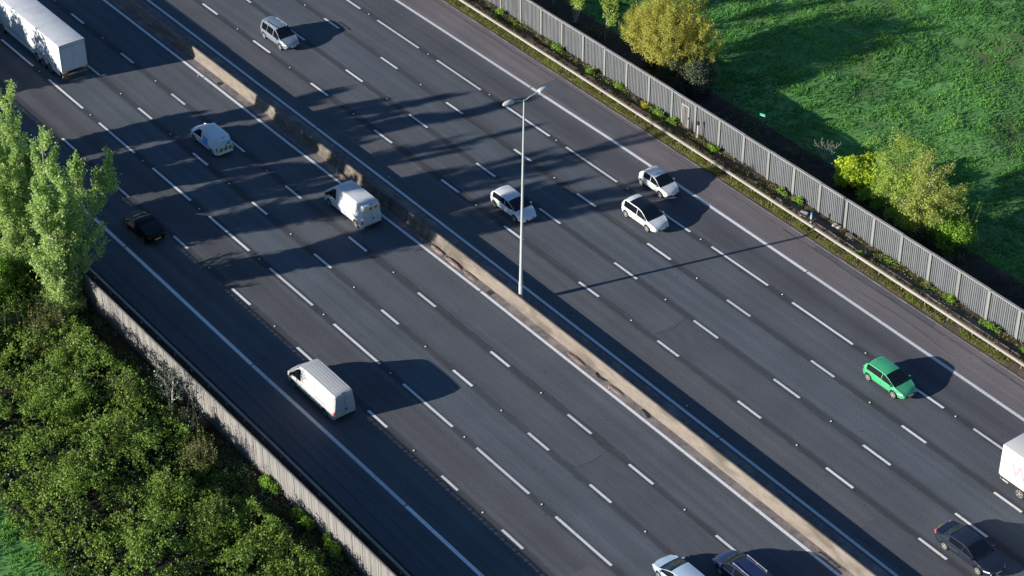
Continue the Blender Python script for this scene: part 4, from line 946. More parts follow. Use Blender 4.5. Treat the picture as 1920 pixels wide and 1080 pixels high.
fo_ = bpy.data.objects.new('tmp_text', fc); COL.objects.link(fo_); bpy.context.view_layer.update()
me_t = bpy.data.meshes.new_from_object(fo_.evaluated_get(bpy.context.evaluated_depsgraph_get())); bpy.data.objects.remove(fo_)
me_t.materials.clear()
o = link('lettering', me_t, MA['purple'], bt); o.location = (0.95, -1.238, 1.62); o.rotation_euler = (R(90), 0, 0)

# ------------------------------------------------------------------ vegetation
def unit(v): return v / np.maximum(np.linalg.norm(v, axis=-1, keepdims=True), 1e-9)
def leaves_mesh(name, C, size, rg, aspect=0.62, up=0.25, out=None, tint=None, along=None):
    """one rhombic leaf (two triangles) per centre"""
    C = np.asarray(C); n = len(C)
    nrm = unit(rg.normal(size=(n, 3)) + np.array([0, 0, up]) + (out * 0.8 if out is not None else 0))
    u = rg.normal(size=(n, 3))
    if along is not None: u = along + 0.35 * u
    u = unit(u - nrm * np.sum(u * nrm, -1, keepdims=True)); v = np.cross(nrm, u)
    s = (size * rg.uniform(0.6, 1.35, n))[:, None]
    V = np.stack([C - u * s * 0.5, C + v * s * 0.5 * aspect, C + u * s * 0.5, C - v * s * 0.5 * aspect], 1).reshape(-1, 3)
    F = np.arange(4 * n).reshape(n, 4)
    t = rg.random(n) if tint is None else np.clip(tint + rg.normal(0, 0.16, n), 0, 1)
    return fast_mesh(name, V, F, False, tint=np.repeat(t, 4))
def tubes_mesh(name, segs, k=5):
    """segs: (p0,p1,r0,r1)"""
    p0 = np.array([s[0] for s in segs]); p1 = np.array([s[1] for s in segs]); r0 = np.array([s[2] for s in segs]); r1 = np.array([s[3] for s in segs])
    d = unit(p1 - p0); a = unit(np.cross(d, np.where(np.abs(d[:, 2:3]) > 0.9, [[1.0, 0, 0]], [[0, 0, 1.0]]))); b = np.cross(d, a)
    q = np.arange(k) * 2 * np.pi / k; c, s_ = np.cos(q), np.sin(q)
    ring = a[:, None] * c[None, :, None] + b[:, None] * s_[None, :, None]
    V = np.concatenate([p0[:, None] + ring * r0[:, None, None], p1[:, None] + ring * r1[:, None, None]], 1).reshape(-1, 3)
    i = np.arange(k); f = np.stack([i, (i + 1) % k, k + (i + 1) % k, k + i], -1)
    F = (f[None] + (np.arange(len(segs)) * 2 * k)[:, None, None]).reshape(-1, 4)
    return fast_mesh(name, V, F, True)
def grow(rg, p, d, L, r, lvl, spec, segs, sites, n=4):
    """branch with children; last level carries the leaf sites"""
    sp = spec[lvl]; pts = [p]; dd = d.copy()
    for i in range(n):
        dd = unit(dd + rg.normal(0, sp.get('wob', 0.1), 3) + np.array([0, 0, sp.get('trop', 0.0)]))
        q = pts[-1] + dd * L / n; segs.append((pts[-1], q, r * (1 - 0.75 * i / n), r * (1 - 0.75 * (i + 1) / n))); pts.append(q)
    pts = np.array(pts)
    if lvl == len(spec) - 1:
        m = sp['leaves']
        f = rg.uniform(sp.get('l0', 0.15), 1.05, m); x = f * n; i = np.minimum(x.astype(int), n - 1)
        c = pts[i] + (pts[i + 1] - pts[i]) * (x - i)[:, None] + rg.normal(0, sp.get('fuzz', 0.15), (m, 3))
        sites.append((c, np.tile(unit(pts[-1] - pts[0]), (m, 1)), np.full(m, rg.random())))
        return
    m = sp['kids']
    for k in range(m):
        f = sp.get('k0', 0.2) + (sp.get('k1', 1.0) - sp.get('k0', 0.2)) * (k + rg.random()) / m
        x = min(f * n, n - 1e-3); i = int(x); q = pts[i] + (pts[i + 1] - pts[i]) * (x - i)
        axis = unit(pts[i + 1] - pts[i]); rn = rg.normal(size=3); side = unit(rn - axis * np.dot(rn, axis))
        ang = sp['ang'] * rg.uniform(0.6, 1.3); nd = unit(axis * math.cos(ang) + side * math.sin(ang))
        lf = sp['len'] * L * rg.uniform(0.65, 1.15) * (1 - sp.get('taper', 0.5) * max(0, f - 0.25))
        if 'abs' in sp: lf = sp['abs'] * rg.uniform(0.6, 1.2) * (1 - sp.get('taper', 0.5) * max(0, f - 0.25))
        grow(rg, q, nd, lf, max(r * (1 - 0.75 * f) * sp.get('rr', 0.5), 0.008), lvl + 1, spec, segs, sites, 3)
def tree(name, label, cat, base, stems, spec, leaf, lmat, bmat, seed, aspect=0.62, up=0.25, along=False, group=None, k=5, sub=0.0):
    """stems: [(dir, length, radius)] growing from the base"""
    rg = np.random.default_rng(seed); segs, sites = [], []
    b0 = np.array(P(*base))
    for d, L, r in stems: grow(rg, np.array([0, 0, -0.1]) + np.array([d[0], d[1], 0]) * 0.2, unit(np.array(d, float)), L, r, 0, spec, segs, sites)
    C = np.concatenate([s[0] for s in sites]); A = np.concatenate([s[1] for s in sites]); T = np.concatenate([s[2] for s in sites])
    keep = C[:, 2] > 0.15; C, A, T = C[keep], A[keep], T[keep]
    ctr = np.array([C[:, 0].mean(), C[:, 1].mean(), C[:, 2].mean() * 0.7]); out = unit(C - ctr)
    o = tag(empty(name, tuple(b0)), label, cat, group)
    link('trunk', tubes_mesh('trunk', segs, k), bmat, o)
    link('crown', leaves_mesh('crown', C, leaf, rg, aspect, up, out, 0.25 + 0.5 * T, A if along else None), lmat, o)
    return o
def bush(name, label, cat, base, rx, ry, h, leaf, lmat, seed, blobs=9, dens=90, bmat=None, aspect=0.62, stems=10, group=None, shoots=0, br=(0.28, 0.5), zr=(0.25, 0.74), make_stems=True, sname='foliage'):
    """lumpy shrub: leaf clumps over overlapping blobs, real stems inside"""
    rg = np.random.default_rng(seed); C, O, T = [], [], []; segs = []
    for i in range(blobs):
        a = rg.uniform(0, 2 * math.pi); q = math.sqrt(rg.random()) * 0.72; zc = h * rg.uniform(*zr) * (1 - 0.35 * q)
        c = np.array([rx * q * math.cos(a), ry * q * math.sin(a), zc]); r = rg.uniform(*br) * min(rx, ry, h)
        m = int(dens * 4 * math.pi * r * r); d = unit(rg.normal(size=(m, 3))); rr = r * rg.uniform(0.45, 1.12, m) ** 0.6 * (1 + 0.22 * np.sin(d[:, 0] * 7 + i) * np.cos(d[:, 1] * 6 + 2 * i) + 0.18 * np.sin(d[:, 2] * 9 + i))
        C.append(c + d * rr[:, None] * np.array([1, 1, 0.85])); O.append(d); T.append(np.full(m, rg.uniform(0.2, 0.8)))
        segs.append((np.array([0.15 * math.cos(a), 0.15 * math.sin(a), -0.1]), c * 0.6, 0.045, 0.03)); segs.append((c * 0.6, c + np.array([0, 0, r * 0.6]), 0.03, 0.01))
    for i in range(shoots):
        a = rg.uniform(0, 2 * math.pi); q = rg.random() * 0.8; p = np.array([rx * q * math.cos(a), ry * q * math.sin(a), h * 0.5]); e = p + np.array([rg.normal(0, 0.25), rg.normal(0, 0.25), h * rg.uniform(0.45, 0.75)])
        segs.append((p, e, 0.018, 0.006)); m = 14; f = rg.random(m)[:, None]
        C.append(p + (e - p) * f + rg.normal(0, 0.07, (m, 3))); O.append(np.tile([0, 0, 1.0], (m, 1))); T.append(np.full(m, 0.8))
    C = np.concatenate(C); O = np.concatenate(O); T = np.concatenate(T); keep = C[:, 2] > 0.02; C, O, T = C[keep], O[keep], T[keep]
    o = tag(empty(name, P(*base)), label, cat, group)
    link('stem', tubes_mesh('stem', segs, 4), bmat or MA['twig'], o)
    link('foliage', leaves_mesh('foliage', C, leaf, rg, aspect, 0.3, O, T), lmat, o)
    return o

LF = {}
LF['poplar'] = leafmat('poplar_leaf', (0.26, 0.40, 0.10), (0.45, 0.60, 0.21), (0.58, 0.68, 0.33), 0.52)
LF['hedge'] = leafmat('bramble_leaf', (0.095, 0.155, 0.025), (0.22, 0.345, 0.052), (0.34, 0.43, 0.085), 0.36)
LF['olive'] = leafmat('olive_leaf', (0.10, 0.125, 0.03), (0.21, 0.235, 0.065), (0.28, 0.26, 0.10), 0.3)
LF['bright'] = leafmat('bright_leaf', (0.14, 0.27, 0.03), (0.28, 0.48, 0.05), (0.40, 0.55, 0.08), 0.45)
LF['willow'] = leafmat('willow_leaf', (0.32, 0.32, 0.06), (0.50, 0.49, 0.10), (0.60, 0.57, 0.16), 0.48)
LF['maple'] = leafmat('maple_leaf', (0.30, 0.42, 0.03), (0.54, 0.66, 0.055), (0.66, 0.70, 0.09), 0.5)
LF['birch'] = leafmat('birch_leaf', (0.24, 0.35, 0.06), (0.41, 0.55, 0.10), (0.54, 0.57, 0.15), 0.48)
LF['birch_b'] = leafmat('birch_leaf_rusty', (0.26, 0.33, 0.065), (0.42, 0.47, 0.115), (0.52, 0.44, 0.19), 0.48)
LF['ever'] = leafmat('evergreen_leaf', (0.035, 0.055, 0.028), (0.085, 0.11, 0.06), (0.16, 0.18, 0.13), 0.15, 0.4)
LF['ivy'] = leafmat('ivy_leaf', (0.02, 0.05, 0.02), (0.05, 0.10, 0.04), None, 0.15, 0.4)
LF['red'] = leafmat('dead_red_leaf', (0.13, 0.055, 0.05), (0.24, 0.12, 0.10), None, 0.2)
LF['dry'] = leafmat('dry_grass', (0.13, 0.10, 0.055), (0.25, 0.22, 0.09), (0.20, 0.26, 0.06), 0.3)
LF['grass'] = leafmat('meadow_grass', (0.075, 0.23, 0.06), (0.20, 0.46, 0.105), (0.42, 0.57, 0.16), 0.48)
LF['fresh'] = leafmat('fresh_grass', (0.09, 0.23, 0.045), (0.20, 0.42, 0.08), (0.33, 0.50, 0.12), 0.45)
LF['vgrass'] = leafmat('verge_grass', (0.15, 0.16, 0.045), (0.26, 0.29, 0.07), (0.38, 0.37, 0.12), 0.38)

# poplars standing left of the timber fence
POP = [dict(kids=18, k0=0.02, k1=0.98, ang=0.44, len=0.33, taper=0.8, trop=0.04, wob=0.035, rr=0.42),
       dict(kids=6, k0=0.2, ang=0.5, len=0.42, taper=0.4, trop=0.16, wob=0.07, rr=0.55),
       dict(leaves=54, l0=0.0, trop=0.22, wob=0.09, fuzz=0.135)]
def poplar(label, base, H, lean, seed, nst=4, spread=0.16, tops=None, leaf=0.175, group='poplars behind the timber fence'):
    rg = np.random.default_rng(seed); st = [((lean[0], lean[1], 1), H * 0.97, 0.20)]
    for i in range(nst):
        a = 2 * math.pi * i / nst + rg.uniform(-0.4, 0.4); s = spread * rg.uniform(0.7, 1.2)
        st.append(((lean[0] + s * math.cos(a), lean[1] + s * math.sin(a), 1), H * (tops[i] if tops else rg.uniform(0.6, 0.85)), 0.13))
    return tree('poplar_tree', label, 'tree', base, st, POP, leaf, LF['poplar'], MA['bark'], seed, aspect=0.8, up=0.1, group=group)
poplar('tallest full view light green poplar beside the black car', (-20.4, -27.7), 15.9, (0.07, 0.085), 3, 6, 0.25, [0.86, 0.82, 0.72, 0.55, 0.6, 0.76])
bush('poplar_suckers', 'leafy grey green suckers round the foot of the tallest poplar', 'bush', (-19.9, -27.6), 2.4, 1.5, 4.4, 0.165, LF['poplar'], 9, 18, 75, MA['bark'], shoots=24, br=(0.4, 0.6))
bush('poplar_suckers', 'leafy suckers round the foot of the poplar behind the tallest one', 'bush', (-26.2, -27.8), 2.2, 1.5, 4.2, 0.165, LF['poplar'], 10, 16, 75, MA['bark'], shoots=20, br=(0.4, 0.6))
poplar('light green poplar behind the tallest one at the left edge', (-26.8, -27.6), 15.6, (0.07, 0.09), 5, 5, 0.17)
poplar('poplar cut off by the left edge above the bright green shrub', (-31.4, -28.6), 13.0, (0.05, 0.06), 8, 5, 0.17)
for i, (x, t, h) in enumerate([(-35.6, -27.9, 13.4), (-39.3, -27.6, 11.8), (-42.8, -28.0, 10.2)]):
    poplar('poplar standing beyond the left edge whose shade crosses the road', (x, t), h, (0, 0), 20 + i, 6, 0.22, leaf=0.28, group='poplars beyond the left edge')
for i, (x, t, h) in enumerate([(-57.5, -28.5, 9.8), (-61.5, -28.0, 10.4), (-65.5, -28.7, 10.2), (-70, -28, 10.6), (-74.5, -28.6, 10.3), (-79, -28, 10.0)]):
    bush('broad_tree', 'broad tree far beyond the left edge whose shade darkens the lorry', 'tree', (x, t), 2.9, 2.6, h + 0.5, 0.36, LF['hedge'], 60 + i, 26, 26, MA['bark'], group='broad trees beyond the left edge', br=(0.42, 0.6))

# bramble thicket between the meadow and the timber fence: one uncountable mass
def thicket(name, label, inside, x0, x1, t0, t1, hfun, lmat, n, leaf, seed, dens=17):
    rg = np.random.default_rng(seed)
    X = rg.uniform(x0, x1, n); T = rg.uniform(t0, t1, n); k = inside(X, T); X, T = X[k], T[k]
    Hh = hfun(X, T); cl = vnoise(X, T, 0.55, seed + 1); m = len(X)
    C, O, TT = [], [], []
    Z = Hh * rg.uniform(0.55, 1.0, m) ** 0.7
    for j in range(dens):
        d = unit(rg.normal(size=(m, 3))); rr = rg.uniform(0.05, 0.36, m)[:, None] * (0.6 + 0.8 * cl[:, None])
        c = np.stack([X, T + by(X), Z], -1) + d * rr; C.append(c); O.append(d + np.array([0, 0, 0.5])); TT.append(0.15 + 0.7 * vnoise(X, T, 2.6, seed + 5))
    C = np.concatenate(C); O = unit(np.concatenate(O)); TT = np.concatenate(TT); kk = C[:, 2] > 0.0
    o = link(name, leaves_mesh(name, C[kk], leaf, rg, 0.7, 0.3, O[kk], TT[kk]), lmat)
    return tag(o, label, 'bushes', None, 'stuff')
def hh_(x, t):
    m = np.clip(vnoise(x, t, 3.6, 31) * 1.0 + (vnoise(x, t, 1.5, 32) - 0.5) * 0.8, 0, 1.1)
    e = np.clip((t + 42.2) / 4.0, 0.2, 1) * np.clip((-27.9 - t) / 1.0, 0.35, 1)
    return (0.55 + 2.35 * m) * e + 0.1
def in_(x, t):
    edge = -27.7 + 1.3 * (vnoise(x, t * 0, 3.0, 41) - 0.5)
    low = -41.6 + 1.6 * (vnoise(x, t * 0, 4.0, 42) - 0.5)
    gap = (vnoise(x, t, 2.0, 44) > 0.14) & (vnoise(x, t, 0.8, 45) > 0.16)
    return (t < edge) & (t > low) & gap
thicket('bramble_thicket', 'sunlit green bramble thicket filling the lower left corner', in_, -46, 27, -42.6, -27.0, hh_, LF['hedge'], 11500, 0.155, 71, 18)
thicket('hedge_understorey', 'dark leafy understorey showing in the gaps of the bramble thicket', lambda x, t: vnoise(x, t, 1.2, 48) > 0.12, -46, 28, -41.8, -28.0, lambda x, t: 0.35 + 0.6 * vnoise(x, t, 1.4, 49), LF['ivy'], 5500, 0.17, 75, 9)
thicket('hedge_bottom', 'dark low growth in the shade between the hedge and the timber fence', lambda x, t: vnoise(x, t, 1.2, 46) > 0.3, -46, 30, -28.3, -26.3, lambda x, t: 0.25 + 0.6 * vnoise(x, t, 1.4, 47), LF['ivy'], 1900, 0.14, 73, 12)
# single shrubs that stand out of the thicket
SH = [('rounded olive shrub at the hedge edge below the tallest poplar', (-16.5, -30.8), 2.6, 2.2, 3.4, 'olive', 0.14),
      ('olive brown shrub at the left edge below the poplars', (-19.2, -34.4), 2.9, 2.5, 3.4, 'olive', 0.14),
      ('bright green shrub at the left edge under the poplars', (-25.6, -31.6), 2.8, 2.4, 4.6, 'bright', 0.16),
      ('second bright green shrub at the very left edge behind the poplar stems', (-29.8, -31.4), 2.4, 2.2, 4.0, 'bright', 0.16),
      ('twiggy grey green shrub by the timber fence above the dead sapling', (2.2, -29.0), 1.7, 1.4, 2.7, 'olive', 0.12),
      ('dark green shrub at the fence foot right of the pale bare trunk', (-1.2, -27.7), 1.0, 0.9, 2.6, 'ever', 0.12),
      ('spiky olive shrub in the hedge left of the pale bare trunk', (-6.4, -30.0), 1.7, 1.4, 2.8, 'olive', 0.12),
      ('leafy green mound in the hedge below the pale bare trunk', (-2.6, -31.5), 1.9, 1.7, 3.0, 'hedge', 0.14),
      ('large green mound in the middle of the hedge', (-9.0, -33.2), 2.4, 2.1, 3.3, 'hedge', 0.14),
      ('leafy green mound left of the large one in the hedge', (-12.8, -30.6), 2.0, 1.8, 3.1, 'hedge', 0.14),
      ('leafy green mound low in the hedge near the grass corner', (-1.5, -36.2), 2.2, 1.9, 2.6, 'hedge', 0.14),
      ('leafy green mound between the twiggy shrub and the bottom edge', (3.8, -32.4), 2.1, 1.8, 2.9, 'hedge', 0.14),
      ('leafy green mound near the bottom edge of the hedge', (8.8, -31.8), 2.2, 1.9, 2.9, 'hedge', 0.14),
      ('leafy mound at the hedge edge beside the dead sapling', (11.8, -29.9), 1.8, 1.5, 2.5, 'hedge', 0.14),
      ('leafy mound cut by the bottom edge below the dead sapling', (15.6, -30.2), 2.0, 1.7, 2.6, 'hedge', 0.14)]
for i, (lab, b_, rx, ry, h, m_, lf) in enumerate(SH):
    bush('shrub', lab, 'shrub', b_, rx, ry, h, lf, LF[m_], 100 + i, 15, 95, None, shoots=30 if m_ == 'olive' else 10, group='shrubs in the hedge')
# climbers at the fence foot
for i, (x, l, lab) in enumerate([(6.9, 1.3, 'small sunlit climber at the timber fence foot, highest of the three in the picture'), (11.0, 2.0, 'sunlit green climber against the timber fence, middle of the three'), (14.6, 1.7, 'sunlit climber against the timber fence nearest the bottom edge')]):
    bush('climber', lab, 'climber', (x, -26.45), l * 0.8, 0.5, 1.5, 0.15, LF['bright'], 140 + i, 10, 90, None, group='climbers on the timber fence', br=(0.45, 0.75))
# pale slim tree in front of the timber fence, dead sapling
SL = [dict(kids=9, k0=0.30, k1=0.98, ang=0.75, len=0.42, taper=0.3, trop=0.02, wob=0.05, rr=0.5), dict(kids=4, k0=0.3, ang=0.6, len=0.5, trop=0.1, wob=0.12, rr=0.6), dict(leaves=11, l0=0.2, wob=0.15, fuzz=0.12)]
tree('slim_tree', 'slim pale-trunked tree with thin foliage against the timber fence', 'tree', (-4.0, -27.7), [((0.05, 0.02, 1), 4.6, 0.075), ((-0.25, 0.1, 1), 3.2, 0.045)], SL, 0.14, LF['ever'], MA['bark_pale'], 150)
DS = [dict(kids=9, k0=0.3, ang=0.9, len=0.35, wob=0.05, rr=0.5), dict(leaves=7, l0=0.2, wob=0.2, fuzz=0.06)]
tree('dead_sapling', 'small leafless reddish sapling near the bottom of the hedge', 'tree', (12.9, -28.5), [((0.0, 0.0, 1), 2.2, 0.03)], DS, 0.06, LF['red'], MA['twig'], 151)

# trees and shrubs beyond the slatted fence
WI = [dict(kids=12, k0=0.30, k1=1.0, ang=0.62, len=0.62, taper=0.2, trop=0.05, wob=0.09, rr=0.5), dict(kids=7, k0=0.15, ang=0.6, len=0.55, trop=0.16, wob=0.14, rr=0.5), dict(leaves=60, l0=0.0, trop=0.18, wob=0.12, fuzz=0.14)]
wt_ = tree('willow_tree', 'broad yellow willow with several stems beyond the slatted fence', 'tree', (-19.9, 30.4), [((-0.6, -0.2, 1), 3.9, 0.16), ((0.1, 0.15, 1), 4.2, 0.17), ((0.8, 0.5, 1), 4.2, 0.15), ((0.35, -0.3, 1), 3.8, 0.12), ((-0.35, 0.45, 1), 3.9, 0.12), ((1.1, 0.5, 1), 3.9, 0.11), ((0.6, 0.9, 1), 4.0, 0.11)], WI, 0.15, LF['willow'], MA['twig_yel'], 160, aspect=0.4, along=True)
rgw = np.random.default_rng(161); Cw, Aw = [], []
for i_ in range(560):                       # upright shoots filling the dome
    a_ = rgw.uniform(0, 2 * math.pi); e_ = math.asin(rgw.uniform(0.02, 1.0)); q_ = rgw.uniform(0.6, 1.0)
    d_ = np.array([math.cos(a_) * math.cos(e_), math.sin(a_) * math.cos(e_), math.sin(e_)])
    p_ = np.array([0.7, 0.6, 2.7]) + d_ * np.array([4.6, 4.0, 4.3]) * q_ * (1 + 0.10 * math.sin(a_ * 5) + 0.06 * math.sin(a_ * 11 + e_ * 7))
    g_ = unit(d_ * 0.6 + np.array([0, 0, 0.8]) + rgw.normal(0, 0.2, 3)); m_ = 70; l_ = rgw.uniform(0.5, 1.1)
    Cw.append(p_ + g_ * (rgw.uniform(-0.5, 0.5, m_) * l_)[:, None] + rgw.normal(0, 0.15, (m_, 3))); Aw.append(np.tile(g_, (m_, 1)))
Cw = np.concatenate(Cw); Aw = np.concatenate(Aw)
link('outer_crown', leaves_mesh('outer_crown', Cw, 0.15, rgw, 0.42, 0.2, unit(Cw - np.array([0.5, 0.4, 2.0])), None, Aw), LF['willow'], wt_)
bush('ivy_clump', 'dark ivy wrapped round the willow stems', 'ivy', (-20.3, 29.9), 1.1, 0.8, 1.7, 0.13, LF['ivy'], 161, 9, 90)
bush('evergreen_shrub', 'dark grey green evergreen shrub beneath the yellow willow', 'shrub', (-15.7, 30.4), 2.7, 2.1, 3.8, 0.14, LF['ever'], 162, 20, 100, br=(0.34, 0.5))
FP = [dict(kids=16, k0=0.12, k1=1, ang=0.45, len=0.3, taper=0.6, trop=0.04, wob=0.04, rr=0.45), dict(kids=5, k0=0.2, ang=0.5, len=0.45, trop=0.12, wob=0.1, rr=0.5), dict(leaves=38, l0=0.0, trop=0.15, wob=0.1, fuzz=0.18)]
tree('slender_tree', 'pale-trunked slender tree cut off by the top edge left of the willow', 'tree', (-30.6, 29.6), [((0.0, 0.05, 1), 8.5, 0.14), ((0.2, 0.1, 1), 6.5, 0.08)], FP, 0.18, LF['birch'], MA['bark_pale'], 163)
tree('slender_tree', 'thin leafy tree immediately left of the yellow willow', 'tree', (-26.7, 29.9), [((0.02, 0.02, 1), 7.5, 0.10)], FP, 0.18, LF['birch'], MA['bark'], 164)
tree('slender_tree', 'green leafy tree at the top edge above the slatted fence', 'tree', (-34.5, 30.2), [((0.0, 0.0, 1), 8.0, 0.12), ((-0.15, 0.2, 1), 6.5, 0.08)], FP, 0.18, LF['poplar'], MA['bark'], 165)
bush('maple_shrub', 'vivid yellow green broad-leaved shrub beyond the slatted fence', 'shrub', (4.4, 31.0), 2.5, 2.1, 4.0, 0.22, LF['maple'], 170, 22, 55, br=(0.26, 0.42), aspect=0.9)
BI = [dict(kids=18, k0=0.16, k1=0.98, ang=0.75, len=0.46, taper=0.55, trop=0.03, wob=0.05, rr=0.4), dict(kids=6, k0=0.2, ang=0.6, len=0.5, trop=-0.02, wob=0.14, rr=0.5), dict(leaves=46, l0=0.0, trop=-0.10, wob=0.14, fuzz=0.2)]
tree('birch_tree', 'light green birch with a white trunk right of the yellow green shrub', 'tree', (9.0, 30.5), [((0.0, 0.05, 1), 6.3, 0.09), ((0.3, 0.1, 1), 4.8, 0.05), ((-0.3, 0.15, 1), 4.4, 0.05)], BI, 0.145, LF['birch'], MA['bark_pale'], 171)
tree('birch_tree', 'rusty tinged birch with a white trunk, the right one of the pair', 'tree', (11.9, 30.3), [((0.03, 0.06, 1), 6.2, 0.09), ((0.35, 0.2, 1), 4.8, 0.05), ((0.15, -0.3, 1), 3.8, 0.05)], BI, 0.145, LF['birch_b'], MA['bark_pale'], 172)
bush('shrub', 'mid green shrub between the vivid shrub and the birches', 'shrub', (7.0, 29.9), 1.6, 1.2, 2.4, 0.13, LF['bright'], 173, 11, 80, shoots=14, group='shrubs beyond the slatted fence')
bush('shrub', 'yellow green shrub filling the foot of the two birches', 'shrub', (10.4, 29.6), 1.9, 1.1, 2.1, 0.14, LF['birch'], 178, 12, 80, shoots=8, group='shrubs beyond the slatted fence')
bush('shrub', 'fresh green shrub at the foot of the rusty birch', 'shrub', (14.4, 30.9), 2.4, 1.9, 3.2, 0.15, LF['bright'], 174, 17, 80, shoots=16, group='shrubs beyond the slatted fence')
bush('shrub', 'low dark shrub in the ditch below the fresh green shrub', 'shrub', (13.2, 29.2), 1.7, 0.9, 1.3, 0.13, LF['ever'], 175, 9, 70, shoots=6, group='shrubs beyond the slatted fence')
bush('dead_shrub', 'small pinkish red dead shrub near the right edge by the fence', 'shrub', (20.3, 30.2), 0.8, 0.7, 1.0, 0.09, LF['red'], 176, 6, 55, shoots=16, br=(0.3, 0.5))
BB = [dict(kids=8, k0=0.15, ang=0.6, len=0.5, wob=0.1, rr=0.6), dict(kids=4, k0=0.2, ang=0.6, len=0.5, wob=0.12, rr=0.6), dict(leaves=3, l0=0.5, wob=0.15, fuzz=0.05)]
tree('bare_shrub', 'leafless pale twiggy shrub left of the vivid yellow green shrub', 'shrub', (-0.4, 31.8), [((a_, b_, 1), 1.5, 0.03) for a_, b_ in ((0, 0), (0.4, 0.1), (-0.4, 0.0), (0.1, 0.5), (-0.2, -0.4))], BB, 0.05, LF['dry'], MA['bark_pale'], 177)
# ragged undergrowth along the ditch
def hd_(x, t): return 0.15 + 0.55 * vnoise(x, t, 1.6, 81) * np.clip((t - 26.4) / 1.2, 0.2, 1)
def ind_(x, t): return vnoise(x, t, 2.3, 82) > 0.52
thicket('ditch_undergrowth', 'dark brambles and dead stalks in the shaded strip behind the slatted fence', ind_, -45, 40, 27.2, 32.5, hd_, LF['olive'], 2600, 0.12, 83, 8)

# meadow grass and verge grass, uncountable
def grass(name, label, pts, hgt, wid, lmat, seed, tint, blades=4, lean=0.5):
    rg = np.random.default_rng(seed); n = len(pts)
    B = np.repeat(pts, blades, 0); m = len(B); hs = np.repeat(hgt, blades) * rg.uniform(0.55, 1.2, m)
    a = rg.uniform(0, 2 * np.pi, m); off = np.stack([np.cos(a), np.sin(a), 0 * a], -1)
    B = B + off * (hs * 0.25)[:, None] * rg.random(m)[:, None]
    tip = B + off * (hs * lean * rg.uniform(0.2, 1.2, m))[:, None] + np.array([0, 0, 1]) * hs[:, None]
    b = rg.uniform(0, 2 * np.pi, m); sd_ = np.stack([np.cos(b), np.sin(b), 0 * b], -1) * (wid * rg.uniform(0.6, 1.3, m))[:, None]
    V = np.stack([B - sd_, B + sd_, tip], 1).reshape(-1, 3)
    t = np.clip(np.repeat(tint, blades) + rg.normal(0, 0.13, m), 0, 1)
    return tag(link(name, fast_mesh(name, V, np.arange(3 * m).reshape(m, 3), False, tint=np.repeat(t, 3)), lmat), label, 'grass', None, 'stuff')
rg = np.random.default_rng(5)
n = 190000
X = rg.uniform(-60, 50, n); Y = rg.uniform(30.5, 82, n)
# only the part of the meadow the camera can reach, with a margin
vis_ = (Y > 30.5) & (X > -60) & ((Y - 26) < (X + 48) * 1.35) & (X < 50 - 0.45 * (Y - 28))
X, Y = X[vis_], Y[vis_]
cl = vnoise(X, Y, 1.1, 91); big = vnoise(X, Y, 7.0, 92)
keep = rg.random(len(X)) < 0.35 + 0.65 * cl
X, Y, cl, big = X[keep], Y[keep], cl[keep], big[keep]
pts = np.stack([X, Y, ground_z(X, Y)], -1)
grass('meadow_grass', 'rough tussocky green meadow beyond the slatted fence', pts, 0.09 + 0.22 * cl ** 1.5, 0.05, LF['grass'], 92, 0.10 + 0.55 * cl + 0.75 * (big - 0.5), 5, 0.9)
n = 22000
X = rg.uniform(-30, 30, n); Y = rg.uniform(-64, -40.6, n); cl = vnoise(X, Y, 1.0, 95)
pts = np.stack([X, Y, ground_z(X, Y)], -1)
grass('field_grass', 'bright green grass beyond the hedge in the bottom left corner', pts, 0.12 + 0.3 * cl, 0.05, LF['fresh'], 96, 0.35 + 0.5 * cl, 5, 0.7)
# verge: turf along the kerb, weeds behind the rail
n = 24000
X = rg.uniform(-66, 52, n); T = 22.95 + np.abs(rg.normal(0, 0.42, n)) + rg.uniform(0, 0.25, n); cl = vnoise(X, T, 0.8, 97)
k = (rg.random(n) < 0.2 + 0.9 * cl - 0.012 * (X + 10).clip(0)) & (T < 25.5)
X, T, cl = X[k], T[k], cl[k]
pts = np.stack([X, T + by(X), np.full(len(X), 0.06)], -1)
grass('verge_grass', 'yellow green grass tufts along the kerb under the guardrail', pts, 0.10 + 0.22 * cl, 0.035, LF['vgrass'], 98, 0.2 + 0.7 * vnoise(X, T, 2.0, 99), 5, 0.8)
n = 9000
X = rg.uniform(-66, 52, n); T = rg.uniform(23.3, 25.75, n); cl = vnoise(X, T, 0.9, 101)
k = cl > 0.5; X, T, cl = X[k], T[k], cl[k]
pts = np.stack([X, T + by(X), np.full(len(X), 0.08)], -1)
grass('verge_scrub', 'brown and olive dead stalks between the guardrail and the slatted fence', pts, 0.10 + 0.18 * cl, 0.04, LF['dry'], 102, vnoise(X, T, 1.6, 103), 5, 1.0)
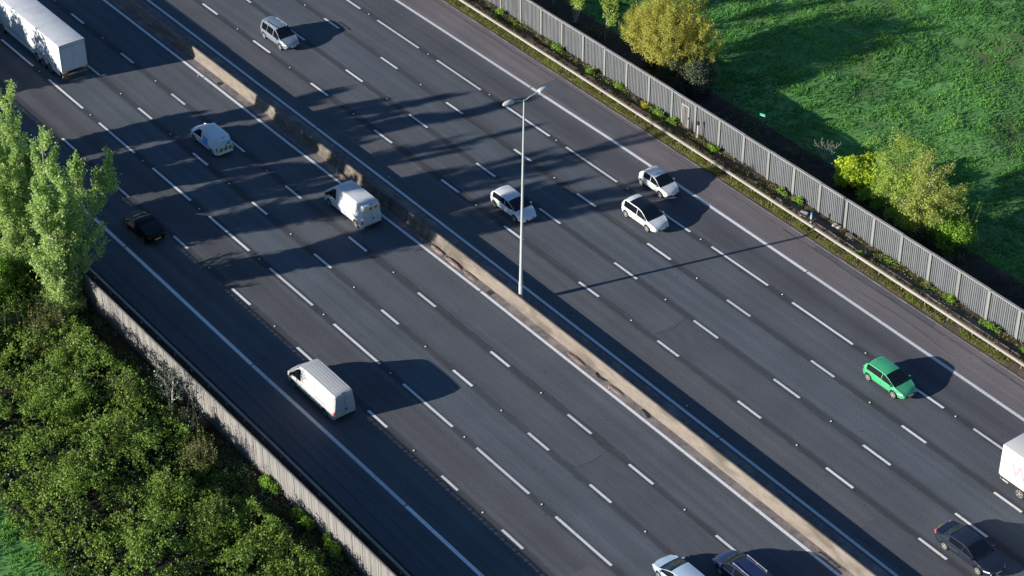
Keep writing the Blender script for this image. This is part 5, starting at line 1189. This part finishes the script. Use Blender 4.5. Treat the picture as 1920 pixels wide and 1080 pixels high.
# leafy weeds one can point at
WD = [(-36.2, 25.3, 0.8, 'long leafy weed patch at the fence foot near the top edge'), (-27.9, 25.4, 0.7, 'weed clump at the fence foot level with the slender trees'), (-22.6, 25.0, 0.9, 'weed clump behind the rail level with the yellow willow'),
      (-19.4, 25.45, 0.6, 'small weed clump touching the slats level with the evergreen shrub'), (-14.0, 25.3, 0.9, 'bright weed clump right of the yellow flowers'), (-12.2, 25.35, 0.6, 'weed clump at the left jamb of the fence door'),
      (-6.9, 25.2, 0.7, 'weed clump just right of the post with the black head'), (1.2, 25.35, 0.9, 'bright weed patch left of the first trough covers'), (3.0, 25.45, 0.7, 'weed clump at the fence foot above the pale tan block'),
      (11.4, 24.1, 0.4, 'small green weed beside the guardrail past the trough blocks'), (19.6, 25.5, 0.5, 'small weed at the fence foot level with the pink dead shrub'), (24.2, 25.3, 1.3, 'long vivid weed patch near the right edge of the picture'), (28.0, 25.2, 1.5, 'vivid weed patch cut by the right edge of the picture')]
for i, (x, t, s_, lab) in enumerate(WD):
    bush('weed_clump', lab, 'weeds', (x, t, 0.05), s_, 0.35, 0.5, 0.12, LF['bright'], 200 + i, 9, 110, None, group='weed clumps along the slatted fence', br=(0.35, 0.85), shoots=5)
def hv_(x, t): return 0.10 + 0.30 * vnoise(x, t, 0.9, 111)
def iv_(x, t): return vnoise(x, t, 1.5, 112) > 0.56
thicket('verge_weeds', 'low mixed green weeds and litter between the guardrail and the slatted fence', iv_, -66, 50, 23.7, 25.7, hv_, LF['olive'], 1500, 0.11, 113, 8)
thicket('verge_weeds', 'fresh green ground cover creeping along the foot of the slatted fence', lambda x, t: vnoise(x, t, 2.6, 114) > 0.62, -66, 50, 24.9, 25.75, hv_, LF['bright'], 900, 0.11, 115, 8)
MA['gorse'] = leafmat('yellow_flower', (0.45, 0.38, 0.02), (0.6, 0.52, 0.04), None, 0.3)
bush('yellow_flowers', 'small clump of yellow flowers at the slatted fence foot left of the door', 'flowers', (-15.6, 25.1, 0.05), 0.5, 0.3, 0.5, 0.10, MA['gorse'], 230, 6, 130, br=(0.5, 0.8))
